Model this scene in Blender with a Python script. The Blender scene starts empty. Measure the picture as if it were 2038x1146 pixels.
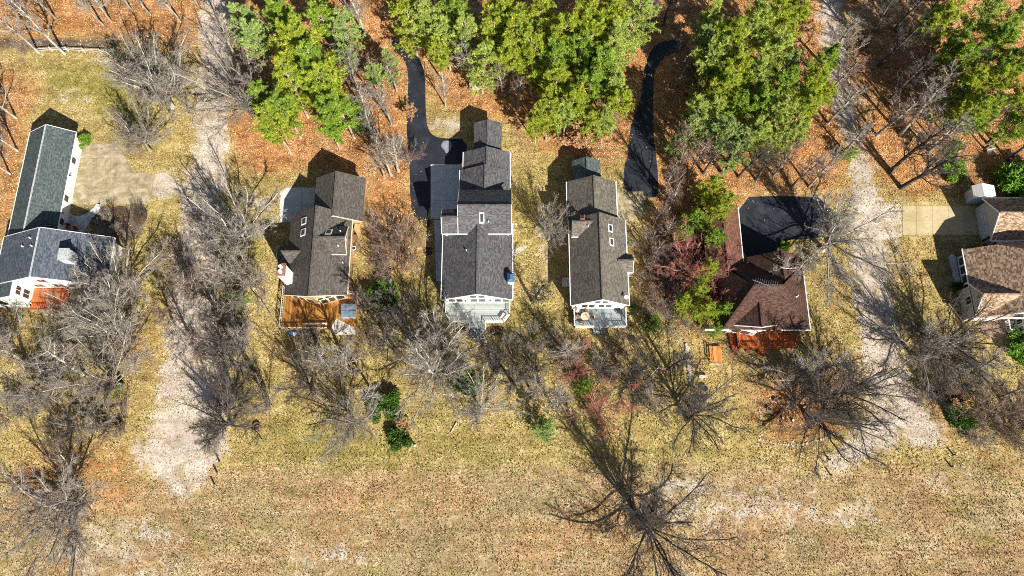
import bpy, math, random
import numpy as np
from mathutils import Vector

# ---------------------------------------------------------------- camera, sky, sun, exposure
sc = bpy.context.scene
CAM_H, TILT, FPX = 112.0, math.radians(17.0), 1450.0
cam = bpy.data.cameras.new("camera"); cam_o = bpy.data.objects.new("camera", cam)
sc.collection.objects.link(cam_o)
cam.sensor_fit = 'HORIZONTAL'; cam.sensor_width = 36.0; cam.lens = 36.0 * FPX / 2038.0
cam.clip_start = 1.0; cam.clip_end = 3000.0
cam_o.location = (0, 0, CAM_H); cam_o.rotation_euler = (TILT, 0, 0)
sc.camera = cam_o

SUN_EL = math.radians(36.5)
SUN_H = Vector((0.515, -0.857, 0.0)).normalized()            # horizontal direction towards the sun
world = bpy.data.worlds.new("World"); sc.world = world; world.use_nodes = True
wn = world.node_tree
sky = wn.nodes.new('ShaderNodeTexSky'); sky.sky_type = 'NISHITA'; sky.sun_disc = False
sky.sun_elevation = SUN_EL; sky.sun_rotation = math.atan2(SUN_H.x, SUN_H.y)
wn.links.new(sky.outputs[0], wn.nodes['Background'].inputs[0])
wn.nodes['Background'].inputs[1].default_value = 0.05
sun = bpy.data.lights.new("sun", 'SUN'); sun.energy = 5.0; sun.angle = math.radians(0.5); sun.color = (1.0, 0.94, 0.83)
sun_o = bpy.data.objects.new("sun", sun); sc.collection.objects.link(sun_o)
to_sun = (SUN_H * math.cos(SUN_EL) + Vector((0, 0, math.sin(SUN_EL)))).normalized()
sun_o.rotation_euler = to_sun.to_track_quat('Z', 'Y').to_euler(); sun_o.location = (40, -60, 90)
sc.view_settings.view_transform = 'Standard'; sc.view_settings.look = 'None'
sc.cycles.use_denoising = False; sc.cycles.filter_width = 1.0
sc.view_settings.exposure = 1.05; sc.view_settings.gamma = 1.0

# ---------------------------------------------------------------- helpers
C = sc.collection
_ct, _st = math.cos(TILT), math.sin(TILT)
def at(px, py, z=0.0):
    """survey point of the photograph -> place on the level z"""
    u = (px - 1019.0) / FPX; v = (573.0 - py) / FPX
    k = (z - CAM_H) / (-_ct + v * _st)
    return (u * k, (_st + v * _ct) * k)

def tag(o, label=None, cat=None, group=None, kind=None):
    if label: o['label'] = label
    if cat: o['category'] = cat
    if group: o['group'] = group
    if kind: o['kind'] = kind
    return o

def empty(name, x, y, z=0.0, rz=0.0):
    o = bpy.data.objects.new(name, None); C.objects.link(o)
    o.location = (x, y, z); o.rotation_euler = (0, 0, rz); o.empty_display_size = 0.3
    return o

def link_mesh(name, me, parent=None):
    o = bpy.data.objects.new(name, me); C.objects.link(o)
    if parent is not None:
        o.parent = parent
        if parent.type == 'EMPTY': o.location = (-parent.location.x, -parent.location.y, -parent.location.z)
    return o

def mesh_np(name, V, faces, mat=None, col=None, smooth=False):
    """V (n,3); faces: list of (m,k) index arrays; col (n,4) point colours"""
    me = bpy.data.meshes.new(name)
    V = np.asarray(V, dtype=np.float32)
    me.vertices.add(len(V)); me.vertices.foreach_set('co', V.ravel())
    idx = np.concatenate([f.ravel() for f in faces]).astype(np.int32)
    tot = np.concatenate([np.full(len(f), f.shape[1], dtype=np.int32) for f in faces])
    start = np.concatenate([[0], np.cumsum(tot)[:-1]]).astype(np.int32)
    me.loops.add(len(idx)); me.loops.foreach_set('vertex_index', idx)
    me.polygons.add(len(tot)); me.polygons.foreach_set('loop_start', start); me.polygons.foreach_set('loop_total', tot)
    if smooth: me.polygons.foreach_set('use_smooth', np.ones(len(tot), dtype=bool))
    me.update(calc_edges=True)
    if col is not None:
        a = me.color_attributes.new('tint', 'FLOAT_COLOR', 'POINT')
        a.data.foreach_set('color', np.asarray(col, dtype=np.float32).ravel())
    if mat is not None: me.materials.append(mat)
    return me

class MB:
    """collects shapes in world coordinates, builds one mesh object with metre-scaled UVs"""
    def __init__(s): s.v = []; s.f = []
    def poly(s, pts):
        n = len(s.v); s.v += [tuple(p) for p in pts]; s.f.append(tuple(range(n, n + len(pts)))); return s
    def hexa(s, a, b):            # a, b: bottom / top rings (same winding, counter-clockwise from above)
        n = len(a); i = len(s.v); s.v += [tuple(p) for p in a] + [tuple(p) for p in b]
        s.f.append(tuple(range(i + n - 1, i - 1, -1))); s.f.append(tuple(range(i + n, i + 2 * n)))
        for k in range(n):
            j = (k + 1) % n; s.f.append((i + k, i + j, i + n + j, i + n + k))
        return s
    def box(s, x0, x1, y0, y1, z0, z1):
        r = [(x0, y0), (x1, y0), (x1, y1), (x0, y1)]
        return s.hexa([(x, y, z0) for x, y in r], [(x, y, z1) for x, y in r])
    def prism(s, pts, z0, z1):
        return s.hexa([(x, y, z0) for x, y in pts], [(x, y, z1) for x, y in pts])
    def slab(s, pts, t):          # polygon with thickness straight down
        return s.hexa([(x, y, z - t) for x, y, z in pts], pts)
    def beam(s, p, q, w, h=None):
        h = h or w; p = Vector(p); q = Vector(q); d = (q - p).normalized()
        up = Vector((0, 0, 1)) if abs(d.z) < 0.95 else Vector((0, 1, 0))
        a = d.cross(up).normalized() * (w / 2); b = a.cross(d).normalized() * (h / 2)
        r = [(-a - b), (a - b), (a + b), (-a + b)]
        return s.hexa([p + k for k in r], [q + k for k in r])
    def cyl(s, x, y, z0, z1, r0, r1=None, n=12, cx=None, cy=None):
        r1 = r0 if r1 is None else r1; cx = x if cx is None else cx; cy = y if cy is None else cy
        c = [(math.cos(2 * math.pi * k / n), math.sin(2 * math.pi * k / n)) for k in range(n)]
        return s.hexa([(x + r0 * a, y + r0 * b, z0) for a, b in c], [(cx + r1 * a, cy + r1 * b, z1) for a, b in c])
    def ring(s, x, y, z0, z1, ri, ro, n=20):
        for k in range(n):
            a, b = 2 * math.pi * k / n, 2 * math.pi * (k + 1) / n
            q = [(x + r * math.cos(t), y + r * math.sin(t)) for r, t in ((ri, a), (ro, a), (ro, b), (ri, b))]
            s.prism(q, z0, z1)
        return s
    def build(s, name, mat, parent=None):
        me = bpy.data.meshes.new(name); me.from_pydata(s.v, [], s.f); me.update()
        uv = me.uv_layers.new(name='uv'); d = uv.data
        for p in me.polygons:
            n = p.normal
            if abs(n.z) > 0.999: ua, va = Vector((1, 0, 0)), Vector((0, 1, 0))
            else:
                ua = Vector((0, 0, 1)).cross(n).normalized(); va = n.cross(ua)
            for li in p.loop_indices:
                c = me.vertices[me.loops[li].vertex_index].co
                d[li].uv = (c.dot(ua), c.dot(va))
        me.materials.append(mat)
        return link_mesh(name, me, parent)

# ---------------------------------------------------------------- materials
def new_mat(name, rough=0.85, spec=0.2):
    m = bpy.data.materials.new(name); m.use_nodes = True
    nt = m.node_tree; b = nt.nodes['Principled BSDF']
    b.inputs['Roughness'].default_value = rough; b.inputs['Specular IOR Level'].default_value = spec
    return m, nt, b
def N(nt, typ, **kw):
    n = nt.nodes.new('ShaderNode' + typ)
    for k, v in kw.items(): setattr(n, k, v)
    return n
def setin(nt, n, k, v):
    if hasattr(v, 'is_linked') or isinstance(v, bpy.types.NodeSocket): nt.links.new(v, n.inputs[k])
    else: n.inputs[k].default_value = v
def noise(nt, vec, scale, detail=2.0, rough=0.6, dist=0.0):
    n = N(nt, 'TexNoise'); setin(nt, n, 'Vector', vec)
    n.inputs['Scale'].default_value = scale; n.inputs['Detail'].default_value = detail
    n.inputs['Roughness'].default_value = rough; n.inputs['Distortion'].default_value = dist
    return n.outputs['Fac']
def ramp(nt, fac, stops, interp='LINEAR'):
    n = N(nt, 'ValToRGB'); setin(nt, n, 'Fac', fac); e = n.color_ramp.elements; n.color_ramp.interpolation = interp
    while len(e) < len(stops): e.new(0.5)
    for i, (p, c) in enumerate(stops):
        e[i].position = p; e[i].color = (*c, 1) if not isinstance(c, (int, float)) else (c, c, c, 1)
    return n.outputs['Color']
def math_(nt, op, a, b=0.0, c=None, clamp=False):
    n = N(nt, 'Math', operation=op, use_clamp=clamp); setin(nt, n, 0, a); setin(nt, n, 1, b)
    if c is not None: setin(nt, n, 2, c)
    return n.outputs[0]
def mix(nt, fac, a, b, blend='MIX'):
    n = N(nt, 'Mix', data_type='RGBA', blend_type=blend); setin(nt, n, 0, fac)
    for k, v in ((6, a), (7, b)):
        setin(nt, n, k, (*v, 1) if isinstance(v, tuple) and len(v) == 3 else v)
    return n.outputs[2]
def bump(nt, b, h, strength=0.5, dist=0.05):
    n = N(nt, 'Bump'); setin(nt, n, 'Height', h); n.inputs['Strength'].default_value = strength
    n.inputs['Distance'].default_value = dist; nt.links.new(n.outputs[0], b.inputs['Normal'])
def objco(nt): return N(nt, 'TexCoord').outputs['Object']
def uvco(nt): return N(nt, 'TexCoord').outputs['UV']
def vmul(nt, v, s):
    n = N(nt, 'VectorMath', operation='MULTIPLY'); setin(nt, n, 0, v); n.inputs[1].default_value = s; return n.outputs[0]

def m_plain(name, col, var=0.25, scale=3.0, rough=0.7, spec=0.3, metal=0.0):
    m, nt, b = new_mat(name, rough, spec); co = objco(nt)
    f = noise(nt, co, scale, 4, 0.65)
    lo = tuple(c * (1 - var) for c in col); hi = tuple(min(1, c * (1 + var)) for c in col)
    nt.links.new(ramp(nt, f, [(0.3, lo), (0.7, hi)]), b.inputs['Base Color']); b.inputs['Metallic'].default_value = metal
    bump(nt, b, f, 0.15, 0.02)
    return m
def m_roof(name, cols, moss=None, cell=(0.34, 0.17), streak=0.35):
    """shingles: every tab has its own tone, weathered in patches and streaks down the slope"""
    m, nt, b = new_mat(name, 0.9, 0.15); uv = uvco(nt); oc = objco(nt)
    off = N(nt, 'VectorMath', operation='SNAP'); setin(nt, off, 0, uv); off.inputs[1].default_value = (cell[0], cell[1], 1)
    wn_ = N(nt, 'TexWhiteNoise', noise_dimensions='3D'); setin(nt, wn_, 'Vector', off.outputs[0])
    big = noise(nt, oc, 0.35, 4, 0.6); st = noise(nt, vmul(nt, uv, (2.2, 0.35, 1)), 1.0, 3, 0.6)
    spk = noise(nt, oc, 7.0, 2, 0.7)
    f = math_(nt, 'MULTIPLY_ADD', wn_.outputs['Value'], 0.5, math_(nt, 'MULTIPLY', spk, 0.5))
    c = ramp(nt, f, [(0.15, cols[0]), (0.45, cols[1]), (0.8, cols[2])])
    c = mix(nt, 1.0, c, (0.88, 0.88, 0.88), 'MULTIPLY')
    w = math_(nt, 'ADD', math_(nt, 'MULTIPLY', big, 0.6), math_(nt, 'MULTIPLY', st, 0.4))
    c = mix(nt, streak, c, ramp(nt, w, [(0.3, 0.35), (0.7, 1.0)]), 'MULTIPLY')
    if moss:
        mm = ramp(nt, noise(nt, oc, 2.6, 3, 0.75), [(0.6, 0.0), (0.72, 0.7)])
        c = mix(nt, mm, c, moss)
    nt.links.new(c, b.inputs['Base Color'])
    sep = N(nt, 'SeparateXYZ'); setin(nt, sep, 0, uv)
    saw = math_(nt, 'FRACT', math_(nt, 'DIVIDE', sep.outputs[1], cell[1]))
    bump(nt, b, math_(nt, 'ADD', math_(nt, 'MULTIPLY', saw, 0.6), f), 0.5, 0.025)
    return m
def m_siding(name, col, lap=0.2, var=0.08):
    m, nt, b = new_mat(name, 0.6, 0.3); uv = uvco(nt); oc = objco(nt)
    sep = N(nt, 'SeparateXYZ'); setin(nt, sep, 0, uv)
    saw = math_(nt, 'FRACT', math_(nt, 'DIVIDE', sep.outputs[1], lap))
    f = noise(nt, oc, 1.2, 4, 0.6)
    nt.links.new(ramp(nt, f, [(0.3, tuple(c * (1 - var) for c in col)), (0.7, col)]), b.inputs['Base Color'])
    bump(nt, b, saw, 0.6, 0.03); return m
def m_boards(name, cols, w=0.14, axis=0, rough=0.75):
    """timber boards running across; board tone changes from board to board, grain and wear along it"""
    m, nt, b = new_mat(name, rough, 0.25); oc = objco(nt)
    sep = N(nt, 'SeparateXYZ'); setin(nt, sep, 0, oc)
    k = math_(nt, 'DIVIDE', sep.outputs[axis], w); fl = math_(nt, 'FLOOR', k)
    wn_ = N(nt, 'TexWhiteNoise', noise_dimensions='1D'); setin(nt, wn_, 'W', fl)
    sc_ = (12, 0.8, 1) if axis == 0 else (0.8, 12, 1)
    g = noise(nt, vmul(nt, oc, sc_), 1.0, 3, 0.6); big = noise(nt, oc, 0.9, 4, 0.65)
    f = math_(nt, 'ADD', math_(nt, 'MULTIPLY', wn_.outputs['Value'], 0.3), math_(nt, 'ADD', math_(nt, 'MULTIPLY', g, 0.25), math_(nt, 'MULTIPLY', big, 0.5)))
    c = ramp(nt, f, [(0.25, cols[0]), (0.5, cols[1]), (0.75, cols[2])])
    gap = ramp(nt, math_(nt, 'FRACT', k), [(0.0, 0.15), (0.08, 1.0)])
    nt.links.new(mix(nt, 0.8, c, gap, 'MULTIPLY'), b.inputs['Base Color'])
    bump(nt, b, gap, 0.4, 0.02); return m
def m_concrete(name, cols, scale=0.6):
    m, nt, b = new_mat(name, 0.9, 0.2); oc = objco(nt)
    a = noise(nt, oc, scale, 5, 0.7, 0.6); g = noise(nt, oc, 6, 3, 0.7); stn = noise(nt, vmul(nt, oc, (0.5, 1.3, 1)), 1.1, 4, 0.7)
    f = math_(nt, 'ADD', math_(nt, 'MULTIPLY', a, 0.55), math_(nt, 'ADD', math_(nt, 'MULTIPLY', g, 0.2), math_(nt, 'MULTIPLY', stn, 0.3)))
    nt.links.new(ramp(nt, f, [(0.38, cols[0]), (0.53, cols[1]), (0.68, cols[2])]), b.inputs['Base Color'])
    bump(nt, b, g, 0.25, 0.02); return m
def m_asphalt(name):
    m, nt, b = new_mat(name, 0.72, 0.3); oc = objco(nt)
    a = noise(nt, oc, 0.35, 5, 0.7, 0.4); g = noise(nt, oc, 9, 2, 0.7); p = noise(nt, oc, 1.6, 3, 0.7)
    c = ramp(nt, math_(nt, 'ADD', math_(nt, 'MULTIPLY', a, 0.6), math_(nt, 'ADD', math_(nt, 'MULTIPLY', g, 0.15), math_(nt, 'MULTIPLY', p, 0.25))),
             [(0.36, (0.008, 0.010, 0.015)), (0.52, (0.016, 0.020, 0.028)), (0.66, (0.036, 0.043, 0.056))])
    nt.links.new(c, b.inputs['Base Color']); bump(nt, b, g, 0.3, 0.02); return m
def m_tint(name, mul=(1, 1, 1), rough=0.8, trans=0.0, spec=0.1):
    """foliage and litter: the colour each leaf carries, times a tone, partly translucent"""
    m, nt, b = new_mat(name, rough, spec)
    a = N(nt, 'Attribute', attribute_name='tint'); c = mix(nt, 1.0, a.outputs['Color'], mul, 'MULTIPLY')
    nt.links.new(c, b.inputs['Base Color'])
    if trans:
        t = N(nt, 'BsdfTranslucent'); nt.links.new(c, t.inputs['Color']); s = N(nt, 'MixShader'); s.inputs[0].default_value = trans
        nt.links.new(b.outputs[0], s.inputs[1]); nt.links.new(t.outputs[0], s.inputs[2])
        nt.links.new(s.outputs[0], nt.nodes['Material Output'].inputs['Surface'])
    return m
def m_bark(name, lo, hi):
    m, nt, b = new_mat(name, 0.9, 0.1); oc = objco(nt)
    f = noise(nt, vmul(nt, oc, (3, 3, 0.8)), 1.0, 4, 0.7)
    nt.links.new(ramp(nt, f, [(0.35, lo), (0.65, hi)]), b.inputs['Base Color']); bump(nt, b, f, 0.4, 0.03); return m

M = {}
M['roof_teal'] = m_roof('shingles_teal', [(0.042, 0.058, 0.064), (0.075, 0.098, 0.102), (0.14, 0.17, 0.165)], streak=0.3)
M['roof_slate'] = m_roof('shingles_slate_blue', [(0.05, 0.06, 0.082), (0.085, 0.10, 0.13), (0.16, 0.18, 0.215)], streak=0.4)
M['roof_brown'] = m_roof('shingles_weathered_brown', [(0.055, 0.047, 0.043), (0.095, 0.083, 0.075), (0.16, 0.145, 0.125)], streak=0.4)
M['roof_black'] = m_roof('shingles_charcoal', [(0.05, 0.049, 0.054), (0.09, 0.088, 0.094), (0.16, 0.155, 0.16)], streak=0.35)
M['roof_mossy'] = m_roof('shingles_mossy_grey', [(0.075, 0.065, 0.055), (0.135, 0.12, 0.10), (0.22, 0.20, 0.165)], moss=(0.05, 0.04, 0.025), streak=0.4)
M['roof_rust'] = m_roof('shingles_rust', [(0.04, 0.02, 0.015), (0.075, 0.040, 0.030), (0.135, 0.078, 0.06)], streak=0.45)
M['roof_red'] = m_roof('shingles_red', [(0.08, 0.035, 0.025), (0.15, 0.068, 0.048), (0.23, 0.115, 0.085)], streak=0.4)
M['roof_tan'] = m_roof('shingles_mottled_tan', [(0.09, 0.05, 0.033), (0.26, 0.165, 0.105), (0.55, 0.42, 0.30)], cell=(0.34, 0.2), streak=0.2)
M['siding_white'] = m_siding('siding_white', (0.80, 0.79, 0.76))
M['siding_grey'] = m_siding('siding_pale_grey', (0.50, 0.52, 0.53))
M['siding_tan'] = m_siding('siding_tan_cedar', (0.50, 0.32, 0.15), var=0.3)
M['siding_brown'] = m_siding('siding_dark_brown', (0.10, 0.06, 0.045), var=0.3)
M['trim'] = m_plain('white_paint', (0.80, 0.79, 0.76), 0.06, 2.0, 0.5)
M['trim_cream'] = m_plain('cream_paint', (0.66, 0.55, 0.40), 0.12, 2.0, 0.6)
M['trim_brown'] = m_plain('brown_paint', (0.10, 0.06, 0.045), 0.2, 2.0, 0.6)
M['cap'] = m_plain('ridge_cap_grey', (0.11, 0.10, 0.095), 0.35, 5.0, 0.9)
M['cap_pale'] = m_plain('ridge_cap_pale', (0.34, 0.36, 0.36), 0.5, 4.0, 0.9)
M['brick'] = m_plain('chimney_brick', (0.22, 0.10, 0.075), 0.5, 6.0, 0.9)
M['metal'] = m_plain('galvanised_metal', (0.45, 0.46, 0.48), 0.2, 4.0, 0.35, 0.5, 0.8)
M['dark'] = m_plain('black_metal', (0.02, 0.02, 0.022), 0.2, 4.0, 0.5)
M['blue_cap'] = m_plain('blue_metal_cap', (0.04, 0.13, 0.26), 0.3, 4.0, 0.45, 0.4)
g_, gnt, gb = new_mat('window_glass', 0.06, 0.8); M['glass'] = g_
gnt.links.new(ramp(gnt, noise(gnt, objco(gnt), 0.8, 2), [(0.3, (0.012, 0.016, 0.022)), (0.7, (0.05, 0.06, 0.075))]), gb.inputs['Base Color'])
M['deck_orange'] = m_boards('deck_boards_amber', [(0.11, 0.045, 0.010), (0.25, 0.11, 0.022), (0.44, 0.22, 0.055)])
M['deck_red'] = m_boards('deck_boards_red_stain', [(0.23, 0.05, 0.013), (0.38, 0.09, 0.022), (0.54, 0.18, 0.05)])
M['deck_pale'] = m_boards('deck_boards_pale_grey', [(0.17, 0.19, 0.185), (0.28, 0.31, 0.30), (0.44, 0.46, 0.44)], axis=1)
M['deck_blue'] = m_boards('deck_boards_blue_grey', [(0.13, 0.15, 0.165), (0.20, 0.23, 0.25), (0.32, 0.35, 0.36)], axis=1)
M['wood_orange'] = m_boards('timber_orange', [(0.38, 0.13, 0.03), (0.55, 0.22, 0.06), (0.68, 0.34, 0.12)], w=0.2)
M['wood_grey'] = m_boards('timber_silver_grey', [(0.30, 0.28, 0.25), (0.45, 0.42, 0.37), (0.6, 0.56, 0.5)], w=0.2)
M['wood_red'] = m_plain('red_stained_timber', (0.34, 0.075, 0.025), 0.35, 3.0, 0.7)
M['conc_olive'] = m_concrete('concrete_stained_olive', [(0.13, 0.105, 0.06), (0.30, 0.25, 0.155), (0.50, 0.44, 0.32)])
M['conc_gold'] = m_concrete('concrete_stained_gold', [(0.33, 0.255, 0.13), (0.42, 0.34, 0.195), (0.52, 0.445, 0.30)], 0.25)
M['conc_grey'] = m_concrete('concrete_grey', [(0.36, 0.38, 0.38), (0.46, 0.48, 0.47), (0.58, 0.58, 0.55)])
M['asphalt'] = m_asphalt('asphalt_sealed')
M['patch'] = m_concrete('asphalt_patch_pale', [(0.12, 0.14, 0.16), (0.2, 0.22, 0.25), (0.3, 0.32, 0.34)], 1.5)
M['earth'] = m_concrete('bare_earth', [(0.10, 0.07, 0.05), (0.19, 0.14, 0.10), (0.30, 0.23, 0.17)], 1.2)
M['paver'] = m_concrete('patio_brown', [(0.16, 0.10, 0.07), (0.27, 0.17, 0.12), (0.36, 0.25, 0.18)], 1.5)
M['mulch'] = m_concrete('mulch_dark', [(0.03, 0.02, 0.016), (0.07, 0.045, 0.03), (0.16, 0.10, 0.06)], 2.5)
M['stone'] = m_plain('pale_stone', (0.42, 0.38, 0.33), 0.45, 3.0, 0.85)
M['tan_table'] = m_plain('tan_tabletop', (0.55, 0.40, 0.28), 0.2, 4.0, 0.6)
M['rubber'] = m_plain('dark_rubber', (0.02, 0.018, 0.018), 0.3, 4.0, 0.8)
M['rust'] = m_plain('rusty_steel', (0.17, 0.085, 0.055), 0.4, 5.0, 0.8)
M['tub'] = m_plain('tub_cover_blue_grey', (0.13, 0.18, 0.23), 0.35, 1.6, 0.35, 0.5)
M['blue'] = m_plain('blue_plastic', (0.04, 0.11, 0.30), 0.2, 3.0, 0.4)
M['red'] = m_plain('red_cloth', (0.40, 0.02, 0.03), 0.15, 3.0, 0.8)
M['white'] = m_plain('white_cloth', (0.75, 0.75, 0.75), 0.08, 3.0, 0.8)
M['navy'] = m_plain('navy_cloth', (0.03, 0.05, 0.18), 0.15, 3.0, 0.8)
M['wall_blue'] = m_siding('garage_door_pale_blue', (0.47, 0.53, 0.58), 0.5)
M['bark_pale'] = m_bark('bark_pale_grey', (0.18, 0.16, 0.135), (0.50, 0.465, 0.41))
M['bark_grey'] = m_bark('bark_grey', (0.12, 0.105, 0.09), (0.38, 0.35, 0.31))
M['bark_dark'] = m_bark('bark_dark', (0.035, 0.03, 0.026), (0.125, 0.11, 0.098))
M['twig_pale'] = m_bark('twigs_pale', (0.17, 0.148, 0.125), (0.37, 0.34, 0.30))
M['twig_grey'] = m_bark('twigs_grey', (0.15, 0.128, 0.108), (0.34, 0.30, 0.26))
M['twig_dark'] = m_bark('twigs_dark', (0.045, 0.039, 0.035), (0.135, 0.12, 0.107))
M['twig_brown'] = m_bark('twigs_brown', (0.12, 0.075, 0.058), (0.28, 0.19, 0.15))
M['twig_red'] = m_bark('twigs_red', (0.21, 0.06, 0.052), (0.48, 0.19, 0.155))
M['bark_pine'] = m_bark('bark_pine', (0.22, 0.15, 0.11), (0.50, 0.40, 0.32))
M['needle_lime'] = m_tint('needles_lime', (3.1, 2.6, 1.5), trans=0.45)
M['needle_green'] = m_tint('needles_green', (2.2, 2.25, 1.5), trans=0.4)
M['needle_blue'] = m_tint('needles_blue_green', (2.2, 2.1, 2.9), trans=0.20)
M['needle_pale'] = m_tint('needles_pale_olive', (3.2, 2.75, 3.0), trans=0.4)
M['needle_dark'] = m_tint('leaves_dark_green', (0.95, 1.0, 0.75), trans=0.20)
M['leaf_dry'] = m_tint('leaves_dry_tan', trans=0.25)
M['litter'] = m_tint('leaf_litter', trans=0.0)
M['grass'] = m_tint('grass_tufts', trans=0.2)

# ---------------------------------------------------------------- ground
def spaced(a, b, st, far): return np.array([-k for k in far[::-1]] + list(np.arange(a, b + 0.01, st)) + list(far))
GX = spaced(-125, 125, 0.5, [140, 170, 230, 350, 600]); GY = np.concatenate([[-600, -350, -200, -110, -70], np.arange(-45, 130.01, 0.5), [150, 190, 260, 400, 650]])
NX, NY = len(GX), len(GY)
gx, gy = np.meshgrid(GX, GY)
def inside(poly):
    r = np.zeros(gx.shape, bool); n = len(poly)
    for i in range(n):
        x0, y0 = poly[i]; x1, y1 = poly[(i + 1) % n]
        if y0 == y1: continue
        c = ((y0 > gy) != (y1 > gy)) & (gx < (x1 - x0) * (gy - y0) / (y1 - y0) + x0); r ^= c
    return r
def blur(a, k):
    for _ in range(3):
        for ax in (0, 1):
            p = np.pad(a, [(k, k) if i == ax else (0, 0) for i in (0, 1)], mode='edge')
            cs = np.cumsum(p, axis=ax); cs = np.insert(cs, 0, 0, axis=ax)
            w = 2 * k + 1
            a = (np.take(cs, range(w, cs.shape[ax]), axis=ax) - np.take(cs, range(0, cs.shape[ax] - w), axis=ax)) / w
    return a
def zone(polys, soft=3, val=1.0):
    m = np.zeros(gx.shape)
    for p in polys:
        v = val
        if isinstance(p, tuple): v, p = p
        m = np.maximum(m, inside([at(*q) for q in p]) * v)
    return blur(m, soft)

LEAF = [
 [(-400,-400),(440,-400),(415,60),(380,140),(330,80),(240,74),(-400,72)],
 (0.9,[(-400,130),(60,140),(110,160),(60,200),(45,260),(60,300),(10,480),(-400,700)]),
 [(470,-400),(470,90),(455,220),(470,345),(560,352),(620,318),(715,345),(740,420),(800,450),(835,470),(815,330),(806,200),(805,100),(780,-400)],
 (0.75,[(735,420),(820,440),(835,480),(850,560),(760,560),(725,500)]),
 [(790,-400),(800,95),(850,130),(880,225),(930,222),(1000,240),(1045,245),(1060,300),(1120,305),(1225,325),(1250,345),(1250,250),(1285,120),(1340,-400)],
 [(1280,-400),(1300,90),(1320,120),(1310,200),(1305,400),(1270,500),(1290,590),(1310,650),(1440,640),(1450,540),(1440,430),(1470,388),(1650,388),(1690,350),(1680,260),(1640,100),(1600,-400)],
 [(1655,-400),(1700,150),(1715,270),(1740,340),(1775,385),(1940,382),(1975,400),(2400,420),(2400,-400)],
 (0.95,[(1495,780),(1560,730),(1650,735),(1720,770),(1720,840),(1660,865),(1590,885),(1510,880),(1490,840)]),
 (0.7,[(1372,680),(1410,690),(1480,720),(1480,760),(1400,800),(1370,760)]),
 (0.85,[(1800,690),(1850,720),(1880,800),(1960,870),(2060,890),(2080,920),(1930,910),(1860,860),(1815,780)]),
 (0.6,[(225,600),(330,620),(320,780),(250,790),(200,740)]),
 (0.55,[(0,1040),(300,1060),(330,860),(0,870)]),
 (0.5,[(1050,990),(1260,960),(1300,1120),(1060,1130)]),
 (0.45,[(1770,480),(1900,500),(1890,620),(1800,640)]),
 (0.5,[(1620,540),(1700,560),(1710,700),(1620,700)]),
 (0.4,[(480,940),(760,960),(900,1010),(860,1100),(560,1090)]),
 (0.5,[(890,655),(1010,655),(1010,690),(890,690)]),
]
GREEN = [
 (1.0,[(70,120),(230,110),(330,230),(330,330),(240,280),(150,200),(90,210)]),
 (0.9,[(285,395),(345,400),(335,560),(320,720),(270,780),(275,560)]),
 (1.0,[(1020,250),(1060,300),(1080,420),(1060,560),(1024,520)]),
 (0.7,[(700,430),(760,560),(780,650),(720,640),(700,520)]),
 (0.5,[(430,350),(560,360),(560,560),(470,520)]),
 (0.8,[(470,840),(620,820),(900,880),(1040,900),(1040,960),(640,960),(470,900)]),
 (0.6,[(1200,790),(1400,800),(1500,880),(1300,920),(1160,880)]),
 (0.6,[(1790,480),(1900,500),(1930,640),(1960,660),(1800,640)]),
 (0.5,[(1780,920),(2060,930),(2060,1060),(1880,1080)]),
 (0.35,[(620,600),(1300,640),(1300,900),(620,900)]),
 (0.9,[(845,440),(865,440),(862,560),(880,640),(840,640)]),
 (0.7,[(847,130),(870,160),(875,235),(847,235)]),
 (0.8,[(1560,480),(1600,475),(1600,510),(1560,510)]),
 (0.6,[(1860,310),(1920,300),(1900,350),(1840,360)]),
]
SAND = [
 [(400,-300),(396,100),(392,200),(382,320),(360,420),(345,560),(325,720),(300,840),(258,912),(300,940),(340,985),(372,1008),(395,962),(440,915),(458,880),(442,760),(430,600),(440,450),(450,330),(455,200),(460,100),(445,-300)],
 [(300,347),(350,340),(360,398),(300,398)], (0.8,[(470,392),(556,388),(558,425),(480,425)]),
 [(1590,-300),(1640,100),(1655,200),(1690,310),(1692,400),(1700,560),(1712,700),(1735,790),(1705,860),(1625,922),(1652,948),(1740,905),(1790,880),(1850,893),(1893,885),(1852,830),(1825,780),(1790,700),(1775,600),(1765,500),(1750,400),(1735,340),(1715,290),(1695,200),(1680,100),(1640,-300)],
 [(1745,405),(1800,410),(1800,470),(1755,475)],
 (0.75,[(1310,935),(1385,935),(1390,958),(1310,960)]), (0.6,[(1825,940),(1880,935),(1890,985),(1830,985)]), (0.5,[(1880,900),(1960,930),(1950,960),(1890,940)]),
 (0.65,[(852,232),(920,225),(925,250),(905,278),(865,275),(852,255)]),
 (0.7,[(170,105),(235,110),(225,140),(190,145)]), (0.5,[(1640,1000),(1760,990),(1760,1060),(1660,1050)]),
 (0.45,[(60,1060),(300,1000),(420,1130),(200,1200)]), (0.4,[(560,1080),(700,1060),(760,1140),(520,1200)]),
 (0.45,[(1300,960),(1640,950),(1640,1060),(1300,1060)]),(0.4,[(1040,400),(1100,420),(1110,560),(1070,580),(1050,480)]),
 (0.4,[(100,170),(180,150),(200,250),(140,230)]),
]
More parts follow.
